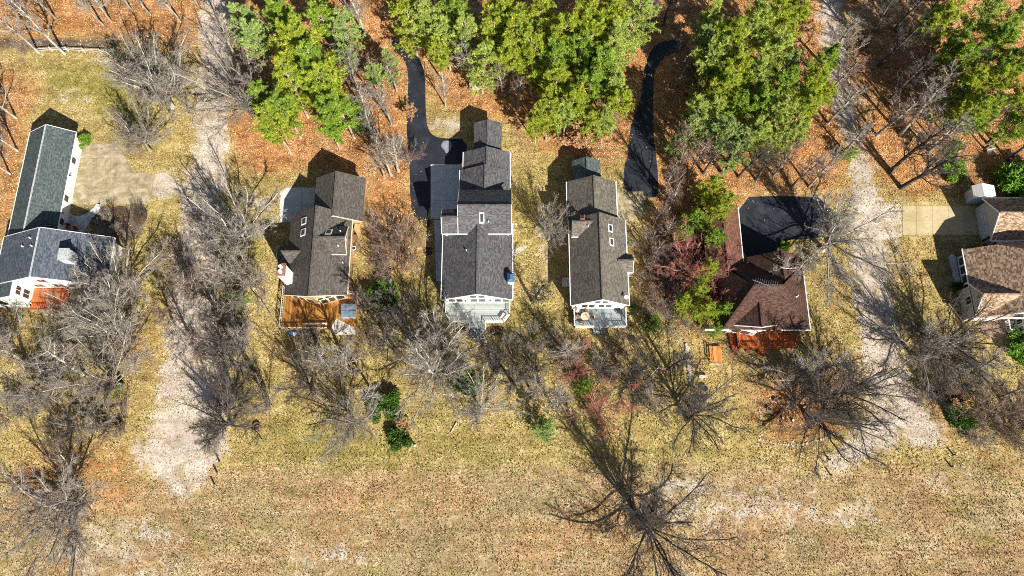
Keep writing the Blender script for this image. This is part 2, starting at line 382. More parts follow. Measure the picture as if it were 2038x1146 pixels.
DARK = [
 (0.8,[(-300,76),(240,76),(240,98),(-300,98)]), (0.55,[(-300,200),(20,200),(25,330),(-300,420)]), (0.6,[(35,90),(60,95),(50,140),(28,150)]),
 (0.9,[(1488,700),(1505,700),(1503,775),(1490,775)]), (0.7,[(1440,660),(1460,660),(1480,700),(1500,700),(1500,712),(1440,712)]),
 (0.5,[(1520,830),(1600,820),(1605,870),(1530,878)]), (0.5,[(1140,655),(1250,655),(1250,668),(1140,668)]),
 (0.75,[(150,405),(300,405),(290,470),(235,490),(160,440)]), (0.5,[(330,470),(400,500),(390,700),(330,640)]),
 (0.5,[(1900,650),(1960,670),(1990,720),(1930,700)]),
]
SHORT = [(1.0,[(-600,930),(300,960),(520,925),(1040,930),(1320,925),(1700,930),(2600,900),(2600,1900),(-600,1900)])]   # the mown field below the gardens
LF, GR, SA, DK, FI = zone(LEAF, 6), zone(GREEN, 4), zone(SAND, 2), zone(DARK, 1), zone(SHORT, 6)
V = np.stack([gx.ravel(), gy.ravel(), np.zeros(NX * NY)], 1)
ii = (np.arange(NY - 1)[:, None] * NX + np.arange(NX - 1)[None]).ravel()
me = mesh_np('ground', V, [np.stack([ii, ii + 1, ii + NX + 1, ii + NX], 1)])
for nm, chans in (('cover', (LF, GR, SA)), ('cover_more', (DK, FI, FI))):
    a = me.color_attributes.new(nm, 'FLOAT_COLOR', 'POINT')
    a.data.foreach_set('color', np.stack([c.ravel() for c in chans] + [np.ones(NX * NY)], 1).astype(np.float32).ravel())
gm, nt, gbs = new_mat('ground_cover', 0.95, 0.05); M['ground'] = gm
oc = objco(nt)
s1 = N(nt, 'SeparateColor'); nt.links.new(N(nt, 'Attribute', attribute_name='cover').outputs['Color'], s1.inputs[0])
s2 = N(nt, 'SeparateColor'); nt.links.new(N(nt, 'Attribute', attribute_name='cover_more').outputs['Color'], s2.inputs[0])
n_big = noise(nt, oc, 0.11, 5, 0.62, 0.5); n_mid = noise(nt, oc, 0.7, 5, 0.7, 0.3); n_fine = noise(nt, oc, 3.4, 4, 0.75); n_spk = noise(nt, vmul(nt, oc, (1, 1.25, 1)), 7.5, 2, 0.8)
fine0 = math_(nt, 'ADD', math_(nt, 'MULTIPLY', n_fine, 0.55), math_(nt, 'MULTIPLY', n_spk, 0.45))
grain = ramp(nt, noise(nt, oc, 0.21, 4, 0.7, 0.8), [(0.38, 0.35), (0.62, 1.0)])        # worn, matted places are smoother
drift = noise(nt, vmul(nt, oc, (1, 1.2, 1)), 0.55, 5, 0.72, 0.7)
mow = noise(nt, vmul(nt, oc, (0.035, 0.55, 1)), 1.0, 4, 0.65, 0.3)                     # faint passes of the mower along the field
fine = math_(nt, 'ADD', math_(nt, 'MULTIPLY_ADD', math_(nt, 'SUBTRACT', fine0, 0.5), grain, 0.5), math_(nt, 'ADD', math_(nt, 'MULTIPLY', math_(nt, 'SUBTRACT', drift, 0.52), 0.22), math_(nt, 'MULTIPLY', math_(nt, 'SUBTRACT', mow, 0.52), 0.12)))
lawn_y = ramp(nt, fine, [(0.39, (0.05, 0.036, 0.010)), (0.46, (0.23, 0.172, 0.058)), (0.52, (0.39, 0.30, 0.115)), (0.60, (0.74, 0.61, 0.35))])
lawn_g = ramp(nt, fine, [(0.39, (0.032, 0.033, 0.008)), (0.46, (0.14, 0.128, 0.030)), (0.53, (0.265, 0.235, 0.062)), (0.62, (0.58, 0.49, 0.21))])
field = ramp(nt, fine, [(0.39, (0.055, 0.039, 0.018)), (0.46, (0.22, 0.162, 0.080)), (0.52, (0.37, 0.28, 0.15)), (0.60, (0.70, 0.575, 0.385))])
field_b = ramp(nt, fine, [(0.39, (0.055, 0.028, 0.014)), (0.46, (0.225, 0.132, 0.066)), (0.52, (0.38, 0.238, 0.125)), (0.60, (0.68, 0.49, 0.315))])
leafc = ramp(nt, fine, [(0.39, (0.038, 0.015, 0.007)), (0.46, (0.23, 0.10, 0.034)), (0.52, (0.46, 0.225, 0.088)), (0.60, (0.80, 0.52, 0.29))])
leafd = ramp(nt, fine, [(0.41, (0.02, 0.011, 0.007)), (0.50, (0.12, 0.065, 0.034)), (0.60, (0.36, 0.21, 0.11))])
leafc = mix(nt, ramp(nt, noise(nt, oc, 0.22, 5, 0.7, 0.5), [(0.50, 0.0), (0.66, 0.8)]), leafc, leafd)
leafc = mix(nt, ramp(nt, noise(nt, vmul(nt, oc, (1.1, .9, 1)), 0.17, 5, 0.7, 0.5), [(0.52, 0.0), (0.68, 0.7)]), leafc, field)
sandc = ramp(nt, fine, [(0.38, (0.15, 0.11, 0.08)), (0.46, (0.36, 0.30, 0.245)), (0.52, (0.52, 0.45, 0.38)), (0.60, (0.76, 0.69, 0.60))])
sandc = mix(nt, ramp(nt, noise(nt, oc, 0.3, 5, 0.7, 0.4), [(0.47, 0.0), (0.64, 0.7)]), sandc, field)
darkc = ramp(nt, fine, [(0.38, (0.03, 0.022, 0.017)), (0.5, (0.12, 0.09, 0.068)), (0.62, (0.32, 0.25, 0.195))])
def edge(attr, nz, k=1.1, lo=0.35, hi=0.65):     # ragged border: cover amount plus broken noise
    v = math_(nt, 'ADD', attr, math_(nt, 'MULTIPLY', math_(nt, 'SUBTRACT', nz, 0.5), k))
    return ramp(nt, v, [(lo, 0.0), (hi, 1.0)])
wob = math_(nt, 'ADD', math_(nt, 'MULTIPLY', n_mid, 0.6), math_(nt, 'MULTIPLY', n_fine, 0.4))
brown_patch = ramp(nt, noise(nt, vmul(nt, oc, (1, 1.3, 1)), 0.09, 5, 0.65, 0.4), [(0.45, 0.0), (0.62, 0.85)])
olive_patch = ramp(nt, noise(nt, vmul(nt, oc, (0.8, 1.6, 1)), 0.16, 5, 0.68, 0.6), [(0.52, 0.0), (0.70, 0.7)])
c = mix(nt, edge(s2.outputs[1], n_mid, 0.8), lawn_y, mix(nt, brown_patch, field, field_b))
c = mix(nt, olive_patch, c, lawn_g)
c = mix(nt, ramp(nt, noise(nt, oc, 0.13, 6, 0.72, 0.8), [(0.52, 0.0), (0.66, 0.75)]), c, field_b)
c = mix(nt, edge(s1.outputs[1], n_mid, 1.5, 0.5, 1.05), c, lawn_g)
c = mix(nt, edge(s1.outputs[0], wob, 1.9, 0.35, 0.62), c, leafc)
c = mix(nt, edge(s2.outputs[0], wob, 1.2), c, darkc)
c = mix(nt, edge(s1.outputs[2], noise(nt, oc, 0.45, 6, 0.72, 0.6), 2.0, 0.36, 0.66), c, sandc)
c = mix(nt, 0.55, c, ramp(nt, n_big, [(0.3, 0.62), (0.7, 1.18)]), 'MULTIPLY')
nt.links.new(c, gbs.inputs['Base Color'])
bump(nt, gbs, fine, 0.9, 0.16)
me.materials.append(gm)
tag(link_mesh('ground', me), kind='structure')

def sheet(name, mat, px, lift, pieces=None):
    o = MB().prism([at(*p) for p in px][::-1], -0.05, lift).build(name, mat); tag(o, kind='structure'); return o
def flip(poly):   # counter-clockwise from above
    a = sum(poly[i][0] * poly[(i + 1) % len(poly)][1] - poly[(i + 1) % len(poly)][0] * poly[i][1] for i in range(len(poly)))
    return poly if a > 0 else poly[::-1]
def smooth_poly(px, n=2):
    p = [at(*q) for q in px]
    for _ in range(n):
        q = []
        for i in range(len(p)):
            a, b = p[i], p[(i + 1) % len(p)]
            q += [(a[0] * .75 + b[0] * .25, a[1] * .75 + b[1] * .25), (a[0] * .25 + b[0] * .75, a[1] * .25 + b[1] * .75)]
        p = q
    rr = random.Random(len(px))
    return flip([(x + rr.uniform(-.06, .06), y + rr.uniform(-.06, .06)) for x, y in p])
A1 = [(780,78),(800,88),(822,100),(838,122),(845,148),(847,180),(847,235),(851,255),(862,271),(885,276),(930,276),(930,328),(857,328),(857,436),(826,438),(817,405),(815,330),(808,250),(812,190),(813,140),(800,112),(778,98)]
A2 = [(1366,80),(1340,79),(1315,83),(1298,95),(1286,120),(1280,150),(1275,200),(1256,240),(1250,310),(1242,330),(1241,381),(1270,383),(1312,400),(1309,330),(1300,270),(1300,150),(1311,125),(1330,107),(1364,104)]
A3 = [(1468,392),(1560,390),(1650,392),(1650,470),(1600,476),(1570,476),(1548,492),(1540,510),(1470,512)]
def rounded(px):
    return flip([at(*q) for q in px])
o = MB().prism(smooth_poly(A1, 1), -0.05, 0.012).build('asphalt_driveway', M['asphalt']); tag(o, kind='structure')
o = MB().prism(smooth_poly(A2, 2), -0.05, 0.012).build('asphalt_driveway', M['asphalt']); tag(o, kind='structure')
o = MB().prism(smooth_poly(A3, 1), -0.05, 0.012).build('asphalt_forecourt', M['asphalt']); tag(o, kind='structure')
o = MB().prism(smooth_poly([(880,283),(890,279),(898,281),(899,295),(893,302),(888,306),(884,297),(878,292)], 1), 0.0, 0.016).build('driveway_patch', M['patch']); tag(o, kind='structure')

PAVED = []
def slabs(name, mat, cells, lift=0.03, gap=0.03):
    """pavement of separately cast panels (children) on one bed"""
    PAVED.extend(cells)
    root = None
    b = MB()
    for cpx in cells:
        b.prism(flip([at(*q) for q in cpx]), -0.05, 0.008)
    root = b.build(name, M['earth']); tag(root, kind='structure')
    for cpx in cells:
        w = [at(*q) for q in cpx]; cx = sum(p[0] for p in w) / len(w); cy = sum(p[1] for p in w) / len(w)
        q = []
        for x, y in w:
            d = math.hypot(x - cx, y - cy) or 1; q.append((x - (x - cx) / d * gap, y - (y - cy) / d * gap))
        MB().prism(flip(q), 0.0, lift).build('slab', mat, root)
    return root
def grid(xs, ys): return [[(xs[i], ys[j]), (xs[i + 1], ys[j]), (xs[i + 1], ys[j + 1]), (xs[i], ys[j + 1])] for j in range(len(ys) - 1) for i in range(len(xs) - 1)]
slabs('concrete_driveway', M['conc_olive'], grid([160, 193, 220], [286, 315, 344]) + [[(220,286),(240,286),(250,315),(220,315)], [(220,315),(250,315),(268,344),(220,344)]]
      + [[(150,344),(215,344),(210,374),(143,374)], [(215,344),(276,344),(272,374),(210,374)], [(276,344),(306,347),(303,374),(272,374)],
         [(143,374),(210,374),(205,406),(140,406)], [(210,374),(272,374),(268,406),(205,406)], [(272,374),(303,374),(298,406),(268,406)]])
slabs('concrete_driveway', M['conc_gold'], grid([1796, 1824, 1856, 1888, 1920, 1965], [409, 438, 468]))
slabs('concrete_driveway', M['conc_grey'], grid([857, 888, 925], [327, 362, 399, 436]) + [[(864,438),(890,438),(890,500),(866,500)], [(866,500),(890,500),(890,560),(868,560)]])
slabs('concrete_driveway', M['conc_grey'], [[(558,380),(572,373),(600,373),(600,408),(556,408)], [(600,373),(640,373),(640,408),(600,408)], [(556,408),(600,408),(600,442),(558,442)], [(600,408),(640,408),(640,442),(600,442)]])
slabs('concrete_driveway', M['conc_olive'], [[(1222,381),(1250,381),(1252,410),(1224,410)], [(1250,381),(1281,381),(1281,410),(1252,410)], [(1224,410),(1252,410),(1254,440),(1226,440)], [(1252,410),(1281,410),(1278,432),(1254,440)]])
o = MB().prism(smooth_poly([(130,418),(150,432),(168,428),(185,415),(196,402),(203,408),(192,425),(178,440),(165,470),(148,470),(128,445)], 2), 0, 0.03).build('curved_walk', M['conc_grey']); tag(o, kind='structure')
o = MB().prism(smooth_poly([(1020,497),(1032,492),(1044,487),(1049,490),(1046,496),(1034,503),(1022,512)], 2), 0, 0.03).build('stone_patio', M['stone']); tag(o, kind='structure')
o = MB().prism(smooth_poly([(1938,640),(2010,636),(2020,660),(1990,678),(1955,670)], 2), 0, 0.03).build('paved_patio', M['paver']); tag(o, kind='structure')
for nm, px in (('mulch_bed', [(842,492),(860,490),(862,508),(842,508)]), ('mulch_bed', [(840,436),(856,434),(858,452),(842,454)]), ('mulch_bed', [(208,415),(255,408),(262,440),(230,465),(205,450)]), ('mulch_bed', [(262,418),(290,408),(296,438),(268,450)]), ('mulch_bed',[(895,648),(934,648),(934,664),(900,664)]), ('mulch_bed',[(968,648),(1005,648),(1004,668),(968,666)]), ('mulch_bed',[(1900,600),(1912,640),(1935,665),(1925,668),(1900,640)])):
    o = MB().prism(smooth_poly(px, 2), 0, 0.05).build(nm, M['mulch']); tag(o, kind='structure')

# ---------------------------------------------------------------- leaf litter and grass tufts (uncountable)
rng = np.random.default_rng(7)
def field_at(F_, x, y):
    i = np.clip(((y + 45) / 0.5).astype(int) + 5, 0, NY - 1); j = np.clip(((x + 125) / 0.5).astype(int) + 5, 0, NX - 1)
    return F_[i, j]
hard = np.zeros(gx.shape, bool)
for P_ in (A1, A2, A3): hard |= inside([at(*q) for q in P_])
for P_ in PAVED: hard |= inside([at(*q) for q in P_])
hardf = np.maximum(blur(hard.astype(float), 1), hard * 1.0)
def scatter(n):
    y = rng.uniform(-12, 96, n); x = rng.uniform(-1, 1, n) * (80 + 0.22 * y + 8); return x, y
def clump(x, y, s): return 0.5 + 0.25 * (np.sin(x * s + 1.3 * np.sin(y * s * .7)) + np.sin(y * s * 1.1 + 1.7 * np.sin(x * s * .6 + 2)))
def litter(n, keep, size, cols, lift, tilt, name, mat, label, cat, z0=0.01):
    x, y = scatter(n); k = keep(x, y) > rng.random(n); x, y = x[k], y[k]; m = len(x)
    s = rng.uniform(size[0], size[1], m); th = rng.uniform(0, 6.283, m); tl = rng.normal(0, tilt, (2, m))
    ux = np.stack([np.cos(th), np.sin(th), tl[0]], 1); vy = np.stack([-np.sin(th), np.cos(th), tl[1]], 1) * rng.uniform(.45, .9, m)[:, None]
    c = np.stack([x, y, z0 + np.abs(tl).max(0) * s * 0.5 + rng.random(m) * lift], 1); s = s[:, None] * .5
    V = np.stack([c - ux * s, c - vy * s, c + ux * s, c + vy * s], 1).reshape(-1, 3)
    base = np.array(cols)[rng.integers(0, len(cols), m)] * rng.uniform(.7, 1.25, (m, 1))
    col = np.concatenate([np.repeat(base, 4, 0), np.ones((4 * m, 1))], 1)
    o = link_mesh(name, mesh_np(name, V, [np.arange(4 * m).reshape(m, 4)], mat, col)); tag(o, label, cat, kind='stuff'); return m
ORANGE = [(.50, .23, .075), (.58, .32, .12), (.40, .16, .05), (.66, .42, .22), (.22, .085, .03), (.52, .27, .13), (.66, .46, .28), (.34, .19, .10)]
litter(380000, lambda x, y: np.clip(field_at(LF, x, y) * 1.15 * (0.35 + clump(x, y, 1.9)), 0.055, 1) * (1 - .97 * field_at(hardf, x, y)) * (1 - .9 * field_at(SA, x, y)) * np.where(y < 22, .45, 1), (.10, .25), ORANGE, .05, .4, 'leaf_litter', M['litter'], 'fallen orange leaves spread over the woodland floor', 'leaves')
GRS = [(.32, .255, .105), (.22, .18, .06), (.48, .39, .20), (.19, .165, .05), (.30, .215, .105), (.56, .47, .30), (.20, .155, .07), (.25, .22, .07)]
def tufts(n, keep):
    x, y = scatter(n); k = keep(x, y) > rng.random(n); x, y = x[k], y[k]; m = len(x)
    th = rng.uniform(0, 6.283, m); h = rng.uniform(.08, .24, m); w = rng.uniform(.06, .13, m); ln = rng.uniform(-.16, .16, (2, m))
    a = np.stack([x - np.cos(th) * w, y - np.sin(th) * w, np.full(m, .0)], 1); b = np.stack([x + np.cos(th) * w, y + np.sin(th) * w, np.full(m, .0)], 1)
    t = np.stack([x + ln[0], y + ln[1], h], 1); V = np.stack([a, b, t], 1).reshape(-1, 3)
    g = field_at(GR, x, y)[:, None]
    base = np.array(GRS)[rng.integers(0, len(GRS), m)] * rng.uniform(.75, 1.2, (m, 1)) * (1 - g * np.array([.32, .18, .5]))
    col = np.concatenate([np.repeat(base, 3, 0), np.ones((3 * m, 1))], 1)
    o = link_mesh('grass', mesh_np('grass', V, [np.arange(3 * m).reshape(m, 3)], M['grass'], col)); tag(o, 'short dry yellow-green grass on the lawns and field', 'grass', kind='stuff')
tufts(330000, lambda x, y: (1 - field_at(LF, x, y) * .9) * (1 - field_at(SA, x, y) * .9) * (1 - field_at(DK, x, y)) * (1 - field_at(hardf, x, y)) * (.35 + clump(x, y, .9)))

# ---------------------------------------------------------------- houses
def slope_roof(root, mat, planes, t=0.16, name='roof', cap=None, capmat=None, trim=None, trimmat=None):
    m = MB()
    for p in planes: m.slab(p, t)
    r = m.build(name, mat, root)
    if cap:
        for a, b in cap:
            MB().beam((a[0], a[1], a[2] + .02), (b[0], b[1], b[2] + .02), .24, .08).build('ridge_cap', capmat or mat, r)
    if trim:
        for nm, a, b, w, h in trim: MB().beam(a, b, w, h).build(nm, trimmat or M['trim'], r)
    return r
def gable(root, rm, wm, x0, x1, y0, y1, ze, zr, axis='y', r=None, oh=.4, trim=None, z0=0.0, cap='cap', ze2=None, y0r=None, rake=(1, 1), wall=True, gut=(1, 1)):
    """gabled block; x0..y1 = outer roof edges, r = ridge position, ze/ze2 the two eaves, zr ridge"""
    sw = axis == 'x'
    a0, a1, b0, b1 = (y0, y1, x0, x1) if sw else (x0, x1, y0, y1)     # a across the ridge, b along it
    r = (a0 + a1) / 2 if r is None else r; ze2 = ze if ze2 is None else ze2
    br0 = b0 if y0r is None else y0r
    P = (lambda a, b, z: (b, a, z)) if sw else (lambda a, b, z: (a, b, z))
    s1 = [P(a0, b0, ze), P(r, br0, zr), P(r, b1, zr), P(a0, b1, ze)]; s2 = [P(r, br0, zr), P(a1, b0, ze2), P(a1, b1, ze2), P(r, b1, zr)]
    if not sw: s1, s2 = s1[::-1], s2[::-1]
    s1 = s1[::-1]; s2 = s2[::-1]
    fix = lambda s: s if (Vector(s[1]) - Vector(s[0])).cross(Vector(s[2]) - Vector(s[1])).z > 0 else s[::-1]
    tr = []
    if trim:
        if gut[0]: tr.append(('gutter', P(a0 - .07, b0, ze - .09), P(a0 - .07, b1, ze - .09), .13, .12))
        if gut[1]: tr.append(('gutter', P(a1 + .07, b0, ze2 - .09), P(a1 + .07, b1, ze2 - .09), .13, .12))
        for k, (bb, bbr, e) in enumerate(((b0, br0, -1), (b1, b1, 1))):
            if rake[k]:
                for aa, zz in ((a0, ze), (a1, ze2)):
                    tr.append(('rake_board', P(aa, bb + e * .045, zz - .10), P(r, bbr + e * .045, zr - .10), .07, .22))
    rf = slope_roof(root, rm, [fix(s1), fix(s2)], cap=[(P(r, br0, zr), P(r, b1, zr))], capmat=M['cap_pale'] if cap == 'cap_pale' else rm, trim=tr, trimmat=trim)
    if wall:
        zz = lambda a: (ze + (zr - ze) * (a - a0) / (r - a0) if a < r else ze2 + (zr - ze2) * (a1 - a) / (a1 - r)) - .20
        prof = [(a0 + oh, z0), (a1 - oh, z0), (a1 - oh, zz(a1 - oh)), (r, zr - .20), (a0 + oh, zz(a0 + oh))]
        A = [P(a, b0 + oh, z) for a, z in prof]; B = [P(a, b1 - oh, z) for a, z in prof]
        if sw: A, B = B, A
        MB().hexa(B, A).build('wall', wm, root)
    return rf
def window(root, p0, p1, s0, s1, z0, z1, mat=None, d=.04, panes=1):
    """window on the wall running p0 -> p1 (outside is to the right of that direction)"""
    p0 = Vector((p0[0], p0[1], 0)); e = (Vector((p1[0], p1[1], 0)) - p0).normalized(); n = Vector((e.y, -e.x, 0))
    def bx(sa, sb, za, zb, da, db):
        q = [p0 + e * sa + n * da, p0 + e * sb + n * da, p0 + e * sb + n * db, p0 + e * sa + n * db]
        return flip([(k.x, k.y) for k in q]), za, zb
    f = MB().prism(*bx(s0 - .1, s1 + .1, z0 - .1, z1 + .1, 0, d)).build('window', mat or M['trim'], root)
    w = (s1 - s0) / panes
    for k in range(panes):
        MB().prism(*bx(s0 + k * w + .04, s0 + (k + 1) * w - .04, z0, z1, d * .5, d + .012)).build('pane', M['glass'], f)
    return f
def on_slope(x, y, p, q, r_):   # height of the plane through three points
    p, q, r_ = Vector(p), Vector(q), Vector(r_); n = (q - p).cross(r_ - p)
    return p.z - (n.x * (x - p.x) + n.y * (y - p.y)) / n.z
def skylight(roof, zf, x, y, w, l, frame=None):
    def quad(a, b, up): return [(x - a, y - b, zf(x - a, y - b) + up), (x + a, y - b, zf(x + a, y - b) + up), (x + a, y + b, zf(x + a, y + b) + up), (x - a, y + b, zf(x - a, y + b) + up)]
    f = MB().slab(quad(w / 2, l / 2, .14), .2).build('skylight', frame or M['trim'], roof)
    MB().slab(quad(w / 2 - .14, l / 2 - .14, .155), .05).build('pane', M['glass'], roof if False else roof)
def pipe(roof, x, y, z, h=.45, r=.07, mat=None): MB().cyl(x, y, z - .1, z + h, r, n=8).build('roof_vent', mat or M['trim'], roof)
def railing(root, pts, z, mat, h=.95, step=1.5, bal=.35, w=.11):
    m = MB()
    for (xa, ya), (xb, yb) in zip(pts[:-1], pts[1:]):
        L = math.hypot(xb - xa, yb - ya)
        m.beam((xa, ya, z + h), (xb, yb, z + h), w, .08); m.beam((xa, ya, z + .12), (xb, yb, z + .12), .06, .06)
        k = max(1, round(L / step))
        for i in range(k + 1): t = i / k; m.box(xa + (xb - xa) * t - .055, xa + (xb - xa) * t + .055, ya + (yb - ya) * t - .055, ya + (yb - ya) * t + .055, z - .3, z + h + .07)
        k = max(1, round(L / bal))
        for i in range(1, k): t = i / k; m.box(xa + (xb - xa) * t - .022, xa + (xb - xa) * t + .022, ya + (yb - ya) * t - .022, ya + (yb - ya) * t + .022, z + .12, z + h)
    return m.build('railing', mat, root)
def steps(root, x0, x1, y_top, z_top, n, mat, run=.32, rise=None):
    rise = rise or z_top / n
    for i in range(n): MB().box(x0, x1, y_top - run * (i + 1), y_top - run * i + .02, 0.0, z_top - rise * (i + 1) + .002 * i).build('step', mat, root)

# --- house with the long teal garage wing (left edge)
hA = empty('house', -74, 40); tag(hA, 'white house with long teal-grey garage roof at the left edge', 'house')
gable(hA, M['roof_teal'], M['siding_white'], -80.65, -73.0, 40.6, 60.6, 3.0, 5.5, r=-76.5, trim=M['trim'], cap='cap_pale', rake=(0, 1))
ra = gable(hA, M['roof_slate'], M['siding_white'], -80.5, -63.2, 33.6, 41.5, 3.95, 8.0, r=-72.35, trim=M['trim'], cap='cap_pale', ze2=3.6)
slope_roof(hA, M['roof_teal'], [[(-80.6, 31.2, 3.85), (-76.4, 31.2, 5.9), (-76.4, 33.62, 5.9), (-80.6, 33.62, 3.85)]], trim=[('rake_board', (-80.6, 31.15, 3.75), (-76.4, 31.15, 5.8), .07, .24), ('gutter', (-80.68, 31.2, 3.7), (-80.68, 33.6, 3.7), .13, .12)])
MB().hexa([(-80.1, 31.5, 0), (-76.6, 31.5, 0), (-76.6, 33.98, 0), (-80.1, 33.98, 0)], [(-80.1, 31.5, 3.9), (-76.6, 31.5, 5.6), (-76.6, 33.98, 5.6), (-80.1, 33.98, 3.9)]).build('wall', M['siding_white'], hA)
window(hA, (-76.6, 31.5), (-76.6, 34), .5, 1.9, 1.2, 2.6, panes=2); window(hA, (-76.6, 31.5), (-76.6, 34), .5, 1.9, 3.3, 4.4, panes=2)
for s in (1.0, 4.2, 6.6): window(hA, (-76.4, 34.0), (-63.6, 34.0), s, s + 1.6, 1.6, 2.9, panes=2)
window(hA, (-76.4, 34.0), (-63.6, 34.0), 3.0, 4.4, 4.2, 5.4, panes=2)
for y in (44.5, 48.6, 55.5): window(hA, (-73.4, 41), (-73.4, 60), y - 41, y - 39.9, 1.1, 2.2, d=.05)
for y in (46.3, 53.0): MB().beam((-73.28, y, 2.2), (-72.9, y, 2.35), .12, .16).build('wall_lamp', M['dark'], hA)
ch = MB().box(-68.6, -67.2, 36.3, 38.0, 4.5, 8.0).build('chimney', M['siding_grey'], hA); MB().box(-68.7, -67.1, 36.2, 38.1, 8.0, 8.12).build('chimney_cap', M['cap_pale'], ch)
for x, y in ((-73.9, 40.0), (-75.3, 38.9), (-73.2, 38.6)): pipe(ra, x, y, 8.0 - abs(x + 72.35) * .497, .4, .1)
dk = MB().box(-76.2, -70.5, 30.4, 33.9, .7, .85).build('deck', M['deck_red'], hA); MB().box(-76.0, -70.8, 30.7, 33.7, 0, .7).build('deck_skirt', M['wood_red'], dk)
railing(hA, [(-76.1, 30.45), (-70.6, 30.45), (-70.6, 33.9)], .85, M['wood_red'])
railing(hA, [(-83.0, 31.0), (-80.0, 30.9), (-76.9, 30.9)], .5, M['trim'])
MB().box(-83.0, -76.6, 30.95, 31.45, 0, .5).build('porch', M['wood_grey'], hA)

# --- house with amber deck and hot tub
hB = empty('house', -30, 38); tag(hB, 'tan house with brown roof, two dormers and amber deck with tub', 'house')
gable(hB, M['roof_brown'], M['siding_tan'], -31.8, -23.8, 44.1, 51.75, 4.0, 6.5, r=-28.0, trim=M['trim_cream'], gut=(0, 0), rake=(1, 0))
rb = gable(hB, M['roof_brown'], M['siding_tan'], -35.25, -25.5, 31.95, 45.2, 4.0, 8.0, r=-30.25, trim=M['trim_cream'], y0r=30.55, gut=(0, 1), rake=(1, 0), wall=False)
zW = lambda x, y: 4 + 4 * (x + 35.25) / 5.0; zE = lambda x, y: 4 + 4 * (-25.5 - x) / 4.75
b_ = [(-34.85, 32.3), (-30.25, 31.05), (-25.9, 32.3), (-25.9, 44.8), (-30.25, 44.8), (-34.85, 44.8)]
MB().hexa([(x, y, 0) for x, y in b_], [(x, y, (7.78 if abs(x + 30.25) < .1 else 4.1)) for x, y in b_]).build('wall', M['siding_tan'], hB)
for s0, s1 in ((.5, 1.5), (1.7, 2.7), (2.9, 4.1)):
    window(hB, b_[0], b_[1], s0, s1, 1.6, 3.4, M['trim_cream']); window(hB, b_[1], b_[2], s0, s1, 1.6, 3.4, M['trim_cream'])
    window(hB, b_[1], b_[2], s0 - .2, s1 - .3, 3.7, 4.6, M['trim_cream'])
gable(hB, M['roof_brown'], M['siding_tan'], -30.2, -25.6, 37.9, 42.5, 6.0, 7.6, axis='x', r=40.1, z0=4.0, oh=.3, trim=M['trim_cream'], gut=(1, 0), rake=(0, 1))
window(hB, (-25.9, 38.2), (-25.9, 42.2), .6, 1.3, 5.0, 5.9, M['trim_cream']); window(hB, (-25.9, 38.2), (-25.9, 42.2), 2.4, 3.1, 5.0, 5.9, M['trim_cream'])
gable(hB, M['roof_brown'], M['siding_tan'], -36.4, -32.4, 36.9, 39.7, 4.7, 6.1, axis='x', r=38.3, oh=.25, trim=M['trim_cream'], gut=(0, 0), rake=(1, 0))
skylight(rb, zW, -32.5, 43.25, .95, 1.15); skylight(rb, zW, -32.45, 41.35, .95, 1.15)
skylight(rb, lambda x, y: 7.6 - (y - 40.1) * .667, -28.3, 41.2, .95, 1.1)
c1 = MB().box(-34.9, -33.75, 33.4, 35.1, 0, 9.2).build('chimney', M['trim'], hB); MB().box(-35.0, -33.65, 33.3, 35.2, 9.2, 9.45).build('chimney_crown', M['brick'], c1)
for y in (33.85, 34.6): MB().cyl(-34.3, y, 9.4, 9.9, .27, n=14).build('flue', M['trim'], c1)
MB().slab([(-33.75, 33.9, 5.25), (-32.6, 34.25, 6.25), (-33.75, 34.7, 5.25)], .1).build('cricket', M['roof_brown'], rb)
for x, y in ((-26.5, 41.3), (-26.7, 38.9), (-26.3, 36.9)): pipe(rb, x, y, (7.6 - abs(y - 40.1) * .667) if y > 38 else zE(x, y))
dk = MB().prism(flip([(-36.3, 27.2), (-24.2, 27.2), (-24.2, 33.0), (-25.85, 33.0), (-25.85, 32.35), (-30.25, 31.1), (-34.8, 32.35), (-36.3, 34.0)]), .85, 1.0).build('deck', M['deck_orange'], hB)
MB().box(-36.1, -24.4, 27.4, 31.0, 0, .85).build('deck_skirt', M['wood_grey'], dk)
MB().box(-37.3, -36.35, 34.5, 38.6, .3, .5).build('side_landing', M['deck_orange'], hB)
railing(hB, [(-36.2, 34.0), (-36.2, 27.3), (-34.9, 27.25)], 1.0, M['wood_grey']); railing(hB, [(-34.9, 27.25), (-28.9, 27.25)], 1.0, M['trim_cream'])
railing(hB, [(-25.8, 33.0), (-24.3, 33.0), (-24.3, 31.2)], 1.0, M['trim_cream'])
for k in range(3): MB().prism(flip([(-28.6 + .25 * k, 27.1 - .3 * k), (-24.6, 27.1 - .3 * k), (-24.6, 27.4 - .3 * k), (-27.6, 28.9 - .1 * k)]), 0, 1.04 - .25 * k).build('step', M['wood_grey'], hB)
MB().box(-32.6, -28.9, 27.75, 28.1, 1.42, 1.5).box(-32.5, -32.3, 27.8, 28.05, 1.0, 1.42).box(-29.2, -29.0, 27.8, 28.05, 1.0, 1.42).build('bench', M['trim_cream'], hB)
MB().box(-25.45, -24.6, 43.4, 44.4, 0, 2.4).build('side_porch', M['siding_tan'], hB)

